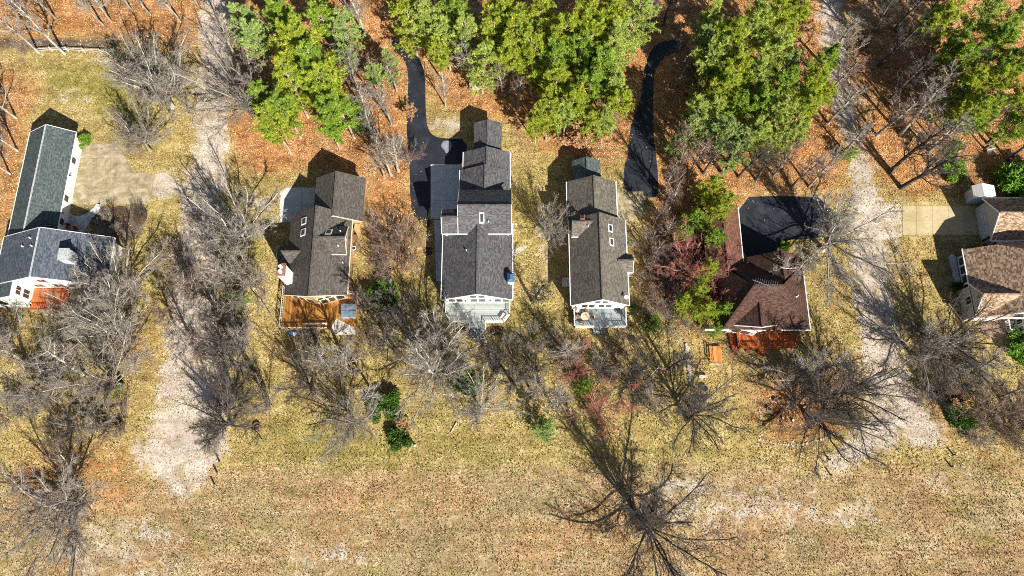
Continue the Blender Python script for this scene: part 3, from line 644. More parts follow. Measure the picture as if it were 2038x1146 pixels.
# --- house with charcoal roofs and pale deck
hC = empty('house', -5, 42); tag(hC, 'white house with stepped charcoal roofs and pale grey deck', 'house')
gable(hC, M['roof_black'], M['siding_white'], -6.3, -1.72, 56.0, 61.9, 3.9, 4.9, r=-4.05)
gable(hC, M['roof_black'], M['siding_white'], -7.95, -.35, 50.0, 56.4, 4.0, 6.0, r=-4.1, trim=M['trim'], rake=(0, 0))
gable(hC, M['roof_black'], M['siding_white'], -8.45, -.33, 48.3, 53.05, 4.12, 6.25, r=-4.35, trim=M['trim'], rake=(0, 0), gut=(1, 0))
rc = gable(hC, M['roof_black'], M['siding_white'], -8.3, -.1, 41.0, 48.4, 6.7, 9.2, axis='x', r=44.7, trim=M['trim'], gut=(1, 0))
gable(hC, M['roof_black'], M['siding_white'], -10.85, -8.1, 41.0, 44.95, 6.69, 8.2, axis='x', r=43.2, trim=M['trim'], ze2=7.0, gut=(1, 0), rake=(1, 0))
rc2 = gable(hC, M['roof_black'], M['siding_white'], -10.85, .05, 31.0, 43.6, 4.5, 7.55, r=-5.28, trim=M['trim'], rake=(1, 0))
zc = lambda x, y: 6.7 + 2.5 * (y - 41.0) / 3.7
skylight(rc, zc, -4.65, 43.0, .75, 1.35); pipe(rc, -3.6, 42.5, zc(0, 42.5)); pipe(rc2, -7.0, 38.2, 7.55 - 1.72 * .547, .5, .09); pipe(rc2, -7.2, 38.4, 6.4, .35, .06, M['dark'])
ck = MB().box(-.65, .25, 33.4, 34.7, 3.0, 6.1).build('chimney', M['siding_white'], hC); MB().hexa([(-.75, 33.3, 6.1), (.35, 33.3, 6.1), (.35, 34.8, 6.1), (-.75, 34.8, 6.1)], [(-.3, 33.7, 6.55), (-.1, 33.7, 6.55), (-.1, 34.4, 6.55), (-.3, 34.4, 6.55)]).build('chimney_cap', M['blue_cap'], ck)
for s0 in (.55, 1.75, 4.0, 5.25, 7.7, 8.95): window(hC, (-10.45, 31.4), (-.35, 31.4), s0, s0 + 1.05, 2.1, 3.5)
for s0 in (4.0, 5.25): window(hC, (-10.45, 31.4), (-.35, 31.4), s0, s0 + 1.05, 4.3, 5.3)
for x in (-7.2, -3.4): MB().box(x - .1, x + .1, 31.2, 31.39, 2.7, 3.0).build('wall_lamp', M['dark'], hC)
D_ = [(-10.4, 31.35), (-10.4, 29.4), (-9.4, 28.2), (-6.65, 28.2), (-6.65, 27.2), (-4.15, 27.2), (-4.15, 28.2), (-1.25, 28.2), (-.35, 29.4), (-.35, 31.35)]
dk = MB().prism(flip(D_), 1.05, 1.2).build('deck', M['deck_pale'], hC); MB().box(-10.2, -.6, 29.4, 31.2, 0, 1.05).build('deck_skirt', M['wood_grey'], dk)
railing(hC, D_[:4] + [D_[4]], 1.2, M['trim']); railing(hC, D_[5:], 1.2, M['trim']); steps(hC, -6.5, -4.3, 27.2, 1.2, 4, M['deck_pale'])
MB().prism(flip([(-1.9, 28.9), (-1.2, 28.6), (-.75, 29.3), (-1.4, 29.7)]), 1.2, 1.75).build('deck_box', M['wood_grey'], hC)

# --- house with mossy grey roof and blue-grey deck
hD = empty('house', 13.5, 38); tag(hD, 'white house with mossy grey-brown roof and small blue-grey deck', 'house')
gable(hD, M['roof_teal'], M['siding_brown'], 9.95, 14.55, 50.5, 55.35, 3.0, 4.5, r=12.2)
gable(hD, M['roof_mossy'], M['siding_white'], 8.88, 16.8, 44.0, 51.05, 4.0, 6.5, r=13.0, trim=M['trim'], rake=(1, 0))
rd = gable(hD, M['roof_mossy'], M['siding_white'], 9.05, 17.95, 30.1, 44.15, 4.5, 7.8, r=13.5, trim=M['trim'], rake=(1, 0))
zD = lambda x, y: 4.5 + 3.3 * (17.95 - x) / 4.45
gable(hD, M['roof_mossy'], M['siding_white'], 9.3, 13.4, 40.95, 44.75, 5.5, 7.1, axis='x', r=42.85, z0=4, oh=.25, trim=M['trim'], gut=(1, 0), rake=(0, 0))
gable(hD, M['roof_mossy'], M['siding_white'], 16.3, 18.75, 35.4, 38.35, 4.6, 5.9, axis='x', r=36.9, oh=.25, trim=M['trim'], gut=(1, 0), rake=(0, 1))
skylight(rd, zD, 15.3, 41.95, .75, 1.25); skylight(rd, zD, 15.4, 39.7, .75, 1.25)
cd = MB().box(10.6, 11.3, 43.2, 43.9, 5, 7.3).build('chimney', M['brick'], hD); MB().box(10.7, 11.2, 43.3, 43.8, 7.3, 7.4).build('flue', M['dark'], cd)
pipe(rd, 11.8, 42.2, 6.6, .5, .09)
ds = empty('satellite_dish', 17.1, 31.3, zD(17.1, 31.3)); tag(ds, 'white satellite dish on the mossy roof above the blue-grey deck', 'dish')
MB().beam((17.1, 31.3, zD(17.1, 31.3)), (17.2, 31.2, zD(17.1, 31.3) + .75), .07).build('mast', M['metal'], ds)
zz_ = zD(17.1, 31.3) + .75
MB().cyl(17.25, 31.1, zz_ - .04, zz_ + .1, .15, .34, n=14, cx=17.35, cy=30.95).build('reflector', M['trim'], ds); MB().beam((17.2, 31.1, zz_), (17.55, 30.6, zz_ + .3), .05).build('feed_arm', M['metal'], ds)
for s0 in (1.4, 2.5, 4.0, 5.1): window(hD, (9.45, 30.5), (17.55, 30.5), s0, s0 + .95, 2.0, 3.4)
for s0 in (3.2, 4.4): window(hD, (9.45, 30.5), (17.55, 30.5), s0, s0 + .9, 4.6, 5.5)
D_ = [(9.75, 30.45), (9.75, 27.45), (12.65, 27.45)]; E_ = [(14.75, 27.45), (17.85, 27.45), (17.85, 30.45)]
dk = MB().box(9.7, 17.9, 27.4, 30.45, .85, 1.0).build('deck', M['deck_blue'], hD); MB().box(9.9, 17.7, 27.6, 30.3, 0, .85).build('deck_skirt', M['wood_grey'], dk)
railing(hD, D_, 1.0, M['trim']); railing(hD, E_, 1.0, M['trim']); steps(hD, 12.75, 14.65, 27.4, 1.0, 4, M['deck_blue'], .24)
MB().box(8.0, 9.3, 34.4, 35.9, 0, .35).build('side_step', M['wood_grey'], hD)
tb = empty('patio_table', 11.45, 29.1, 1.0); tag(tb, 'round tan patio table on the blue-grey deck', 'table')
MB().cyl(11.45, 29.1, 1.70, 1.76, .68, n=24).build('tabletop', M['tan_table'], tb); MB().cyl(11.45, 29.1, 1.03, 1.70, .07, n=8).build('pedestal', M['dark'], tb); MB().cyl(11.45, 29.1, 1.0, 1.04, .3, n=12).build('foot', M['dark'], tb)
CH_WORDS = ['right of', 'at the upper side of', 'upper left of', 'left of', 'below']
for k, a in enumerate((-5, 75, 130, 185, 245)):
    a = math.radians(a); cx, cy = 11.45 + 1.15 * math.cos(a), 29.1 + 1.05 * math.sin(a)
    chh = empty('patio_chair', cx, cy, 1.0); tag(chh, f'brown patio chair {CH_WORDS[k]} the round tan table', 'chair', 'chairs round the deck table')
    MB().box(cx - .25, cx + .25, cy - .25, cy + .25, 1.40, 1.46).build('seat', M['rust'], chh)
    bx_, by_ = math.cos(a) * .27, math.sin(a) * .27; px_, py_ = -math.sin(a) * .25, math.cos(a) * .25
    MB().slab([(cx + bx_ - px_, cy + by_ - py_, 1.95), (cx + bx_ * 1.25 - px_, cy + by_ * 1.25 - py_, 1.95), (cx + bx_ * 1.25 + px_, cy + by_ * 1.25 + py_, 1.95), (cx + bx_ + px_, cy + by_ + py_, 1.95)][::1], .5).build('backrest', M['tan_table'], chh)
    for sx in (-.21, .21):
        for sy in (-.21, .21): MB().box(cx + sx - .025, cx + sx + .025, cy + sy - .025, cy + sy + .025, 1.0, 1.40).build('leg', M['dark'], chh)
um = empty('furled_parasol', 10.2, 30.0, 1.0); tag(um, 'furled white parasol in the deck corner by the white gable', 'parasol')
MB().cyl(10.2, 30.0, 1.0, 1.12, .3, n=14).build('base', M['dark'], um); MB().cyl(10.2, 30.0, 1.1, 3.2, .04, n=8).build('pole', M['metal'], um); MB().cyl(10.2, 30.0, 1.9, 3.1, .33, .07, n=10).build('canopy', M['white'], um)

# --- house with rust roof and red deck
hE = empty('house', 39, 33); tag(hE, 'brown house with rust-red hipped roofs, aerial and red deck', 'house')
gable(hE, M['roof_red'], M['siding_brown'], 30.6, 36.5, 34.6, 47.0, 3.2, 5.0, r=33.5, trim=M['trim'], rake=(0, 0), gut=(0, 1))
Z7, Z3, Z8 = 7.0, 3.6, 8.2
re = slope_roof(hE, M['roof_rust'], [
  [(45.6, 32.5, Z3), (45.6, 38.2, Z3), (41.3, 38.2, Z7), (41.3, 32.5, Z7)],
  [(45.6, 26.45, Z3), (45.6, 37.0, Z3), (40.4, 32.2, Z8)],
  [(32.2, 26.5, Z3), (45.58, 26.47, Z3), (40.4, 32.2, Z8), (36.2, 32.2, Z8)],
  [(40.4, 32.2, Z8), (42.5, 37.2, 3.7), (33.0, 37.2, 3.7), (36.2, 32.2, Z8)],
  [(41.3, 32.5, Z7), (41.3, 38.2, Z7), (37.0, 38.2, 3.7), (37.0, 32.5, 3.7)],
  [(32.2, 26.5, Z3), (36.2, 32.2, Z8), (32.2, 37.2, Z3)]],
  cap=[((41.3, 34.0, Z7), (41.3, 38.2, Z7)), ((36.2, 32.2, Z8), (40.4, 32.2, Z8)), ((40.4, 32.2, Z8), (45.6, 26.45, Z3)), ((36.2, 32.2, Z8), (32.2, 26.5, Z3))], capmat=M['roof_rust'],
  trim=[('gutter', (45.67, 26.45, Z3 - .09), (45.67, 38.2, Z3 - .09), .13, .12), ('fascia', (41.2, 26.4, Z3 - .05), (45.7, 26.4, Z3 - .05), .14, .22), ('fascia', (29.5, 26.45, Z3 - .05), (33.2, 26.45, Z3 - .05), .25, .25), ('gutter', (36.9, 37.3, 3.75), (38.6, 37.3, 3.75), .14, .12)])
gable(hE, M['roof_rust'], M['siding_white'], 33.2, 41.0, 27.3, 32.4, Z3, 6.5, r=37.3, trim=M['trim'], y0r=26.2, rake=(1, 0), gut=(0, 0), oh=.35)
MB().prism(flip([(32.7, 26.95), (45.1, 26.9), (45.1, 37.7), (32.7, 37.5)]), 0, 3.45).build('wall', M['siding_brown'], hE)
MB().prism(flip([(33.6, 26.9), (37.3, 26.15), (40.6, 26.9)]), 0, 3.4).build('bay', M['siding_white'], hE)
window(hE, (33.6, 26.9), (37.3, 26.15), .4, 3.2, 1.4, 3.1, panes=2); window(hE, (37.3, 26.15), (40.6, 26.9), .3, 3.0, 1.4, 3.1, panes=2)
pipe(re, 43.4, 31.2, 5.6, .5, .09); MB().box(43.0, 43.3, 31.0, 31.06, 5.7, 6.0).build('roof_vent', M['trim'], re)
dk = MB().box(35.1, 44.1, 24.15, 26.85, .85, 1.0).build('deck', M['deck_red'], hE); MB().box(35.3, 43.9, 24.35, 26.6, 0, .85).build('deck_skirt', M['wood_red'], dk)
MB().prism(flip([(33.9, 26.9), (35.1, 26.9), (35.1, 24.15), (34.4, 24.15)]), 0, .4).build('side_steps', M['wood_red'], hE)
railing(hE, [(35.15, 26.8), (35.15, 24.2), (38.2, 24.2)], 1.0, M['wood_red'], w=.18); railing(hE, [(39.6, 24.2), (44.0, 24.2), (44.0, 26.8)], 1.0, M['wood_red'], w=.18)
steps(hE, 38.3, 39.5, 24.15, 1.0, 3, M['wood_red'])
an = empty('tv_aerial', 36.6, 32.2, 8.2); tag(an, 'silver yagi television aerial on the rust-red roof ridge', 'aerial')
MB().beam((36.6, 32.2, 8.1), (36.6, 32.2, 9.6), .06).build('mast', M['metal'], an)
bp, bq = Vector((35.5, 32.6, 9.5)), Vector((38.9, 31.25, 9.5)); MB().beam(bp, bq, .07).build('boom', M['metal'], an)
for k in range(11):
    p = bp.lerp(bq, .12 + .086 * k); L = .45 + .07 * k; d = Vector((.36, .93, 0)); MB().beam(p - d * L, p + d * L, .035).build('element', M['metal'], an)

# --- house with mottled tan shingles (right edge)
hF = empty('house', 80, 38); tag(hF, 'pale grey house with mottled tan shingles at the right edge', 'house')
gable(hF, M['roof_tan'], M['siding_grey'], 76.35, 96, 41.2, 48.5, 3.2, 6.5, axis='x', r=44.6, trim=M['trim'], oh=.55)
gd = MB().box(76.86, 76.92, 42.5, 47.3, .05, 2.4).build('garage_door', M['wall_blue'], hF)
for k in range(4): MB().box(76.83, 76.87, 42.55, 47.25, .1 + .58 * k, .62 + .58 * k).build('panel', M['wall_blue'], gd)
MB().box(76.80, 76.91, 41.9, 42.3, .3, 2.3).build('side_window', M['glass'], hF)
zw = lambda x: 3.2 + .6 * (x - 71.55)
rf = slope_roof(hF, M['roof_tan'], [
  [(71.55, 28.5, 3.2), (82, 28.5, zw(82)), (82, 36.6, zw(82)), (75.4, 39.65, zw(75.4)), (71.55, 39.65, 3.2)],
  [(75.4, 39.65, zw(75.4)), (82, 36.6, zw(82)), (77.8, 40.9, 3.4)], [(82, 36.6, zw(82)), (96, 36.6, zw(82)), (96, 41.5, 3.4), (77.8, 40.9, 3.4)],
  [(82, 28.5, zw(82)), (96, 28.5, 4.5), (96, 36.6, zw(82)), (82, 36.6, zw(82))]],
  trim=[('gutter', (71.47, 33.3, 3.1), (71.47, 39.7, 3.1), .14, .14), ('gutter', (71.4, 39.72, 3.1), (75.5, 39.72, 3.1), .14, .14), ('fascia', (71.0, 28.43, 3.1), (96, 28.43, 3.1), .22, .25)])
MB().prism([(72.1, 29.2), (96, 29.2), (96, 39.2), (72.1, 39.2)], 0, 3.1).build('wall', M['siding_grey'], hF)
MB().box(77.9, 96, 39.0, 42.0, 0, 3.0).build('wall', M['siding_grey'], hF)
window(hF, (77.9, 41.9), (77.9, 39.2), .4, 1.0, 1.2, 2.2); window(hF, (77.9, 41.9), (77.9, 39.2), 1.4, 2.0, 1.2, 2.2)
for k in range(4): window(hF, (72.1, 39.2), (72.1, 33.0), .3 + 1.5 * k, 1.55 + 1.5 * k, .9, 2.6)
gable(hF, M['roof_tan'], M['siding_grey'], 71.2, 77, 28.45, 34.0, 3.5, 6.6, axis='x', r=31.25, trim=M['trim'], oh=.35, rake=(1, 0), gut=(0, 0))
window(hF, (71.55, 33.6), (71.55, 28.9), 1.5, 2.7, 1.6, 2.9, panes=2); window(hF, (71.55, 33.6), (71.55, 28.9), 1.9, 2.5, 4.4, 5.2)
MB().box(79.4, 84, 26.4, 29.3, 0, 2.6).build('sunroom', M['siding_grey'], hF); MB().box(79.3, 84.1, 26.2, 29.0, 2.6, 2.75).build('sunroom_roof', M['trim'], hF)
window(hF, (79.4, 29.0), (79.4, 26.4), .3, 1.1, .9, 2.1); window(hF, (79.4, 29.0), (79.4, 26.4), 1.5, 2.3, .9, 2.1)
window(hF, (79.4, 26.4), (84, 26.4), .3, 1.6, .9, 2.1); window(hF, (79.4, 26.4), (84, 26.4), 2.2, 3.6, .9, 2.1)
railing(hF, [(77.9, 29.0), (77.9, 27.1), (78.9, 27.0)], .3, M['trim'], w=.2); steps(hF, 78.0, 79.2, 28.6, .8, 3, M['trim'])
MB().beam((71.4, 28.5, 3.1), (71.4, 28.3, 0), .14).build('downpipe', M['trim'], hF)
MB().prism(flip([(71.0, 39.6), (71.4, 39.9), (71.95, 39.5), (71.95, 33.2), (71.4, 33.2)]), 0, .5).build('plinth', M['siding_grey'], hF)
sh = empty('lean_to_shed', 77, 50); tag(sh, 'small white shed with pale roof against the tan-shingled garage', 'shed')
slope_roof(sh, M['trim'], [[(75.4, 48.75, 2.6), (76.5, 48.75, 3.6), (76.5, 51.0, 3.6), (75.4, 51.0, 2.6)][::-1][::-1], [(76.5, 48.75, 3.6), (79.0, 48.75, 2.7), (79.0, 51.0, 2.7), (76.5, 51.0, 3.6)]], .1)
MB().hexa([(75.6, 48.9, 0), (78.8, 48.9, 0), (78.8, 50.8, 0), (75.6, 50.8, 0)], [(75.6, 48.9, 2.5), (78.8, 48.9, 2.55), (78.8, 50.8, 2.55), (75.6, 50.8, 2.5)]).build('wall', M['wall_blue'], sh)
for x in (77.2, 78.2): MB().beam((x, 48.7, 3.42 - (x - 76.5) * .36), (x, 51.05, 3.42 - (x - 76.5) * .36), .05, .06).build('roof_batten', M['wood_grey'], sh)

# ---------------------------------------------------------------- trees
def unit(v): return v / np.maximum(np.linalg.norm(v, axis=-1, keepdims=True), 1e-9)
def perp(d, r):
    """random unit vectors square to d"""
    q = r.normal(size=d.shape); q -= (q * d).sum(-1, keepdims=True) * d; return unit(q)
def paths(r, P, D, L, segs, wander, trop):
    pts = [P]; d = D
    for k in range(segs):
        d = unit(d + r.normal(size=d.shape) * wander + np.array([0, 0, trop]))
        pts.append(pts[-1] + d * (L / segs)[:, None])
    return np.stack(pts, 1)
def tubes(pts, R0, R1, sides):
    """pts (B,n,3) -> quads"""
    B, n, _ = pts.shape
    d = np.gradient(pts, axis=1); d = unit(d)
    ref = np.where(np.abs(d[:, :1, 2:3]) > .9, np.array([1., 0, 0]), np.array([0, 0, 1.]))
    a = unit(np.cross(d, np.broadcast_to(ref, d.shape))); b = np.cross(d, a)
    t = np.linspace(0, 1, n)[None, :, None]; R = R0[:, None, None] * (1 - t) + R1[:, None, None] * t
    th = np.arange(sides) * 2 * math.pi / sides
    V = pts[:, :, None] + R[..., None] * (a[:, :, None] * np.cos(th)[None, None, :, None] + b[:, :, None] * np.sin(th)[None, None, :, None])
    i = (np.arange(B)[:, None, None] * n + np.arange(n - 1)[None, :, None]) * sides; s = np.arange(sides)[None, None]; s2 = (s + 1) % sides
    F = np.stack([i + s, i + s2, i + sides + s2, i + sides + s], -1).reshape(-1, 4)
    return V.reshape(-1, 3), F
def join(parts):
    Vs, Fs, o = [], [], 0
    for v, f in parts: Vs.append(v); Fs.append(f + o); o += len(v)
    return np.concatenate(Vs), np.concatenate(Fs)
def sprout(r, pts, D, L, R, kids, t0, t1, ang, lr, rr, shape=None, up=0.0, fan=None):
    """children of every path: start points, directions, lengths, radii"""
    B, n, _ = pts.shape
    t = np.clip(t0 + (t1 - t0) * (np.arange(kids)[None] + r.random((B, kids))) / kids, 0, .999)
    f = t * (n - 1); i = f.astype(int); fr = (f - i)[..., None]; bi = np.arange(B)[:, None]
    P = pts[bi, i] * (1 - fr) + pts[bi, i + 1] * fr; d = unit(pts[bi, i + 1] - pts[bi, i])
    a = np.radians(r.normal(ang, 11, t.shape))[..., None]
    if fan is not None:      # main limbs share out the compass evenly, steep and flat ones in turn
        az = (np.arange(kids) * 2.39996 + r.random())[None] + r.normal(0, .18, t.shape)
        a = np.radians(fan[0] + (fan[1] - fan[0]) * ((np.arange(kids) * .618 + r.random()) % 1)[None] + r.normal(0, 4, t.shape))[..., None]
        q = np.stack([np.cos(az), np.sin(az), np.zeros_like(az)], -1)
        nd = unit(np.array([0, 0, 1.]) * np.cos(a) + q * np.sin(a))
    else:
        nd = unit(d * np.cos(a) + perp(d, r) * np.sin(a) + np.array([0, 0, up]))
    sh = (1 - .55 * t) if shape is None else shape(t)
    ln = L[:, None] * lr * sh * r.uniform(.65, 1.25, t.shape); rad = R[:, None] * rr * (1 - .45 * t)
    k = B * kids
    return P.reshape(k, 3), nd.reshape(k, 3), ln.reshape(k), rad.reshape(k)

def bare_tree(seed, style):
    r = np.random.default_rng(seed); trunk, crown = [], []
    if style == 'spread':      # wide old tree: short bole, long limbs fanning out like a vase
        P, D, L, R = np.zeros((1, 3)), np.array([[.03, .02, 1.]]), np.array([3.9]), np.array([.36])
        spec = [(18, .45, 1.0, 43, 2.3, .44, lambda t: np.ones_like(t), .10), (13, .12, 1, 34, .40, .45, None, .02), (9, .1, 1, 38, .46, .55, None, .01), (6, .1, 1, 42, .55, .6, None, .0)]
        segs = [4, 9, 6, 3, 1]; wand = [.05, .10, .13, .17, .16]; trop = [.0, .035, .015, .0, .0]; rmin = [.16, .09, .034, .016, .010]
    elif style == 'upright':   # forest tree: straight stem, steep limbs
        P, D, L, R = np.zeros((1, 3)), np.array([[0., 0, 1]]), np.array([12.5]), np.array([.25])
        spec = [(19, .28, 1.0, 36, .36, .40, lambda t: 1.2 - .75 * t, .10), (9, .15, 1, 34, .46, .5, None, .04), (7, .12, 1, 36, .5, .6, None, .02), (4, .1, 1, 38, .6, .7, None, .0)]
        segs = [9, 7, 4, 3, 1]; wand = [.04, .095, .13, .16, .16]; trop = [.01, .04, .02, .01, 0]; rmin = [.04, .034, .018, .011, .008]
    elif style == 'small':     # low vase-shaped crown, dense twigs
        P, D, L, R = np.zeros((1, 3)), np.array([[.05, .0, 1.]]), np.array([1.6]), np.array([.13])
        spec = [(15, .35, 1.0, 36, 2.9, .5, lambda t: np.ones_like(t), .10), (10, .12, 1, 30, .42, .5, None, .04), (8, .1, 1, 32, .5, .55, None, .02), (5, .1, 1, 36, .6, .7, None, .01)]
        segs = [3, 6, 4, 2, 1]; wand = [.05, .10, .13, .16, .16]; trop = [0, .03, .02, .01, 0]; rmin = [.08, .026, .014, .010, .008]
    else:                      # 'thicket': many stems
        n = 20; th = r.uniform(0, 6.28, n); rad = r.uniform(0, 1.5, n)
        P = np.stack([np.cos(th) * rad, np.sin(th) * rad, np.zeros(n)], 1); D = unit(np.stack([np.cos(th) * .5, np.sin(th) * .5, np.ones(n)], 1) + r.normal(0, .15, (n, 3)))
        L = r.uniform(2.2, 4.2, n); R = np.full(n, .036)
        spec = [(9, .15, 1, 30, .5, .55, None, .04), (7, .12, 1, 34, .55, .6, None, .02), (4, .1, 1, 38, .6, .8, None, .01)]
        segs = [5, 4, 2, 1]; wand = [.09, .14, .17, .18]; trop = [.02, .02, .01, 0]; rmin = [.018, .012, .009, .008]
    for lv in range(len(segs)):
        pts = paths(r, P, D, L, segs[lv], wand[lv], trop[lv])
        V, F = tubes(pts, R, np.maximum(R * .25, rmin[lv] * .8) if lv else R * .5, 8 if lv == 0 else 5 if lv == 1 else 3)
        (trunk if lv <= 1 else crown).append((V, F))
        if lv < len(spec):
            k, t0, t1, ang, lr, rr, shp, up = spec[lv]
            P, D, L, R = sprout(r, pts, D, L, R, k, t0, t1, ang, lr, rr, shp, up, {'spread': (16, 74), 'small': (10, 62), 'upright': (26, 52)}.get(style) if lv == 0 else None); R = np.maximum(R, rmin[lv + 1])
            P[:, 2] = np.maximum(P[:, 2], .05)
    # flare of the roots
    tv, tf = join(trunk); cv, cf = join(crown)
    if style != 'thicket':
        low = np.clip(1 - tv[:, 2] / .7, 0, 1)[:, None]; tv[:, :2] *= 1 + .35 * (low * (np.hypot(tv[:, 0], tv[:, 1])[:, None] < 1))
    cv[:, 2] = np.maximum(cv[:, 2], .03)
    return tv, tf, cv, cf, pts[:, -1]

def needles(r, p, d, k, length, width, cols):
    """k blades per tuft at p pointing roughly along d"""
    n = len(p); P = np.repeat(p, k, 0); dd = unit(np.repeat(d, k, 0) * .75 + r.normal(size=(n * k, 3)) * .68 + np.array([0, 0, .22]))
    L = r.uniform(.65, 1.25, (n * k, 1)) * length; s = perp(dd, r) * width * r.uniform(.7, 1.3, (n * k, 1)) * .5
    V = np.stack([P - s, P + s, P + dd * L], 1).reshape(-1, 3)
    base = np.repeat(np.array(cols)[r.integers(0, len(cols), n)] * r.uniform(.7, 1.3, (n, 1)), k, 0) * r.uniform(.85, 1.15, (n * k, 1))
    return V, np.arange(3 * n * k).reshape(-1, 3), np.concatenate([np.repeat(base, 3, 0), np.ones((3 * n * k, 1))], 1)
PINE = [(.115, .175, .035), (.15, .21, .04), (.075, .13, .035), (.19, .235, .05), (.135, .175, .045)]
def pine(seed, h=16.0, low=.34, spread=.235, full=1.0):
    r = np.random.default_rng(seed)
    tp = paths(r, np.zeros((1, 3)), np.array([[0., 0, 1]]), np.array([h * .96]), 9, .025, .02)
    wood = [tubes(tp, np.array([.24]), np.array([.05]), 8)]
    nb = int(54 * full)
    prof = lambda t: np.clip(.35 + 1.5 * (1 - t), .12, 1.0) * np.where(t < low + .12, .8, 1.0)
    P, D, L, R = sprout(r, tp, None, np.array([h]), np.array([.2]), nb, low, .985, 68, spread * 1.12, .32, prof, .10)
    az_ = np.arctan2(D[:, 1], D[:, 0]); ph_ = r.uniform(0, 6.28, 3); keep = r.random(len(P)) < .62 + .42 * np.sin(az_ * 2 + ph_[0] + P[:, 2] * .9) * np.sin(az_ + ph_[1] - P[:, 2] * .5)   # gaps in the whorls; P, D, L, R = P[keep], D[keep], L[keep], R[keep]
    bp = paths(r, P, D, L * .80, 5, .09, .05); wood.append(tubes(bp, R, R * .25, 4))
    P2, D2, L2, R2 = sprout(r, bp, D, L, R, 9, .25, 1.0, 44, .30, .4, lambda t: 1.1 - .5 * t, .06)
    b2 = paths(r, P2, D2, np.maximum(L2, .3), 3, .12, .05)
    # needle tufts on the outer part of each branchlet and the branch tips
    tf = np.concatenate([b2[:, 1:].reshape(-1, 3), bp[:, 3:].reshape(-1, 3), (b2[:, 1:] * .5 + b2[:, :-1] * .5).reshape(-1, 3)])
    dr = np.concatenate([np.repeat(D2, 3, 0), np.repeat(D, 3, 0), np.repeat(D2, 3, 0)])
    dr = unit(dr + np.array([0, 0, .25]))
    V, F, C_ = needles(r, tf + r.normal(0, .07, tf.shape), dr, 10, .36, .085, PINE)
    wv, wf = join(wood)
    return wv, wf, V, F, C_
GRN = [(.07, .14, .03), (.09, .17, .035), (.055, .11, .03), (.12, .19, .05)]
def bush(seed, rx=1.5, rz=1.7, n=3000, cols=GRN, size=(.24, .11), lumps=11):
    r = np.random.default_rng(seed)
    c = r.normal(0, .5, (lumps, 3)) * np.array([rx, rx, 0]) ; c[:, 2] = r.uniform(.35, .75, lumps) * rz
    q = c[r.integers(0, lumps, n)] + unit(r.normal(size=(n, 3))) * r.uniform(.6, 1.0, (n, 1)) ** .5 * np.array([rx * .42, rx * .42, rz * .38]) * r.uniform(.6, 1.1, (n, 1))
    q[:, 2] = np.maximum(q[:, 2], .06)
    V, F, C_ = needles(r, q, unit(q - np.array([0, 0, rz * .3])), 3, size[0], size[1], cols)
    V[:, 2] = np.maximum(V[:, 2], .01)
    th = r.uniform(0, 6.28, 7); d = unit(np.stack([np.cos(th) * .5, np.sin(th) * .5, np.ones(7)], 1))
    wv, wf = tubes(paths(r, np.zeros((7, 3)), d, np.full(7, rz * .8), 4, .1, .02), np.full(7, .05), np.full(7, .015), 4)
    return wv, wf, V, F, C_
OAK = [(.50, .27, .12), (.60, .36, .18), (.42, .20, .08), (.68, .46, .27)]

LIB = {}
for style, n in (('spread', 4), ('upright', 5), ('small', 3), ('thicket', 3)):
    LIB[style] = []
    for k in range(n):
        tv, tf, cv, cf, tips = bare_tree(100 * len(style) + 11 * k + 5, style)
        LIB[style].append((mesh_np('trunk', tv, [tf], M['bark_grey'], smooth=True), mesh_np('crown', cv, [cf], M['twig_grey']), float(np.percentile(cv[:, 2], 99.5))))
LIB['pine'] = []
for k, (h_, lo, sp, fu) in enumerate(((16, .30, .225, 1.0), (16, .42, .25, .9), (16, .36, .205, 1.05), (16, .5, .26, .8), (16, .25, .21, 1.0), (16, .12, .26, 1.1))):
    wv, wf, V_, F_, C_ = pine(900 + k, h_, lo, sp, fu)
    LIB['pine'].append((mesh_np('trunk', wv, [wf], M['bark_pine'], smooth=True), mesh_np('crown', V_, [F_], M['needle_green'], C_), 16.0))
LIB['bush'] = []
for k in range(3):
    wv, wf, V_, F_, C_ = bush(70 + k); LIB['bush'].append((mesh_np('stems', wv, [wf], M['bark_dark']), mesh_np('foliage', V_, [F_], M['needle_dark'], C_), 1.9))
LIB['leafy'] = []
for k in range(2):
    tv, tf, cv, cf, tips = bare_tree(555 + k, 'small'); r_ = np.random.default_rng(k)
    sel = tips[r_.random(len(tips)) < .55]
    V_, F_, C_ = needles(r_, sel, unit(r_.normal(size=sel.shape)), 3, .22, .17, OAK)
    wv, wf = join([(tv, tf), (cv, cf)])
    LIB['leafy'].append((mesh_np('trunk', wv, [wf], M['bark_grey']), mesh_np('crown', V_, [F_], M['leaf_dry'], C_), 6.5))

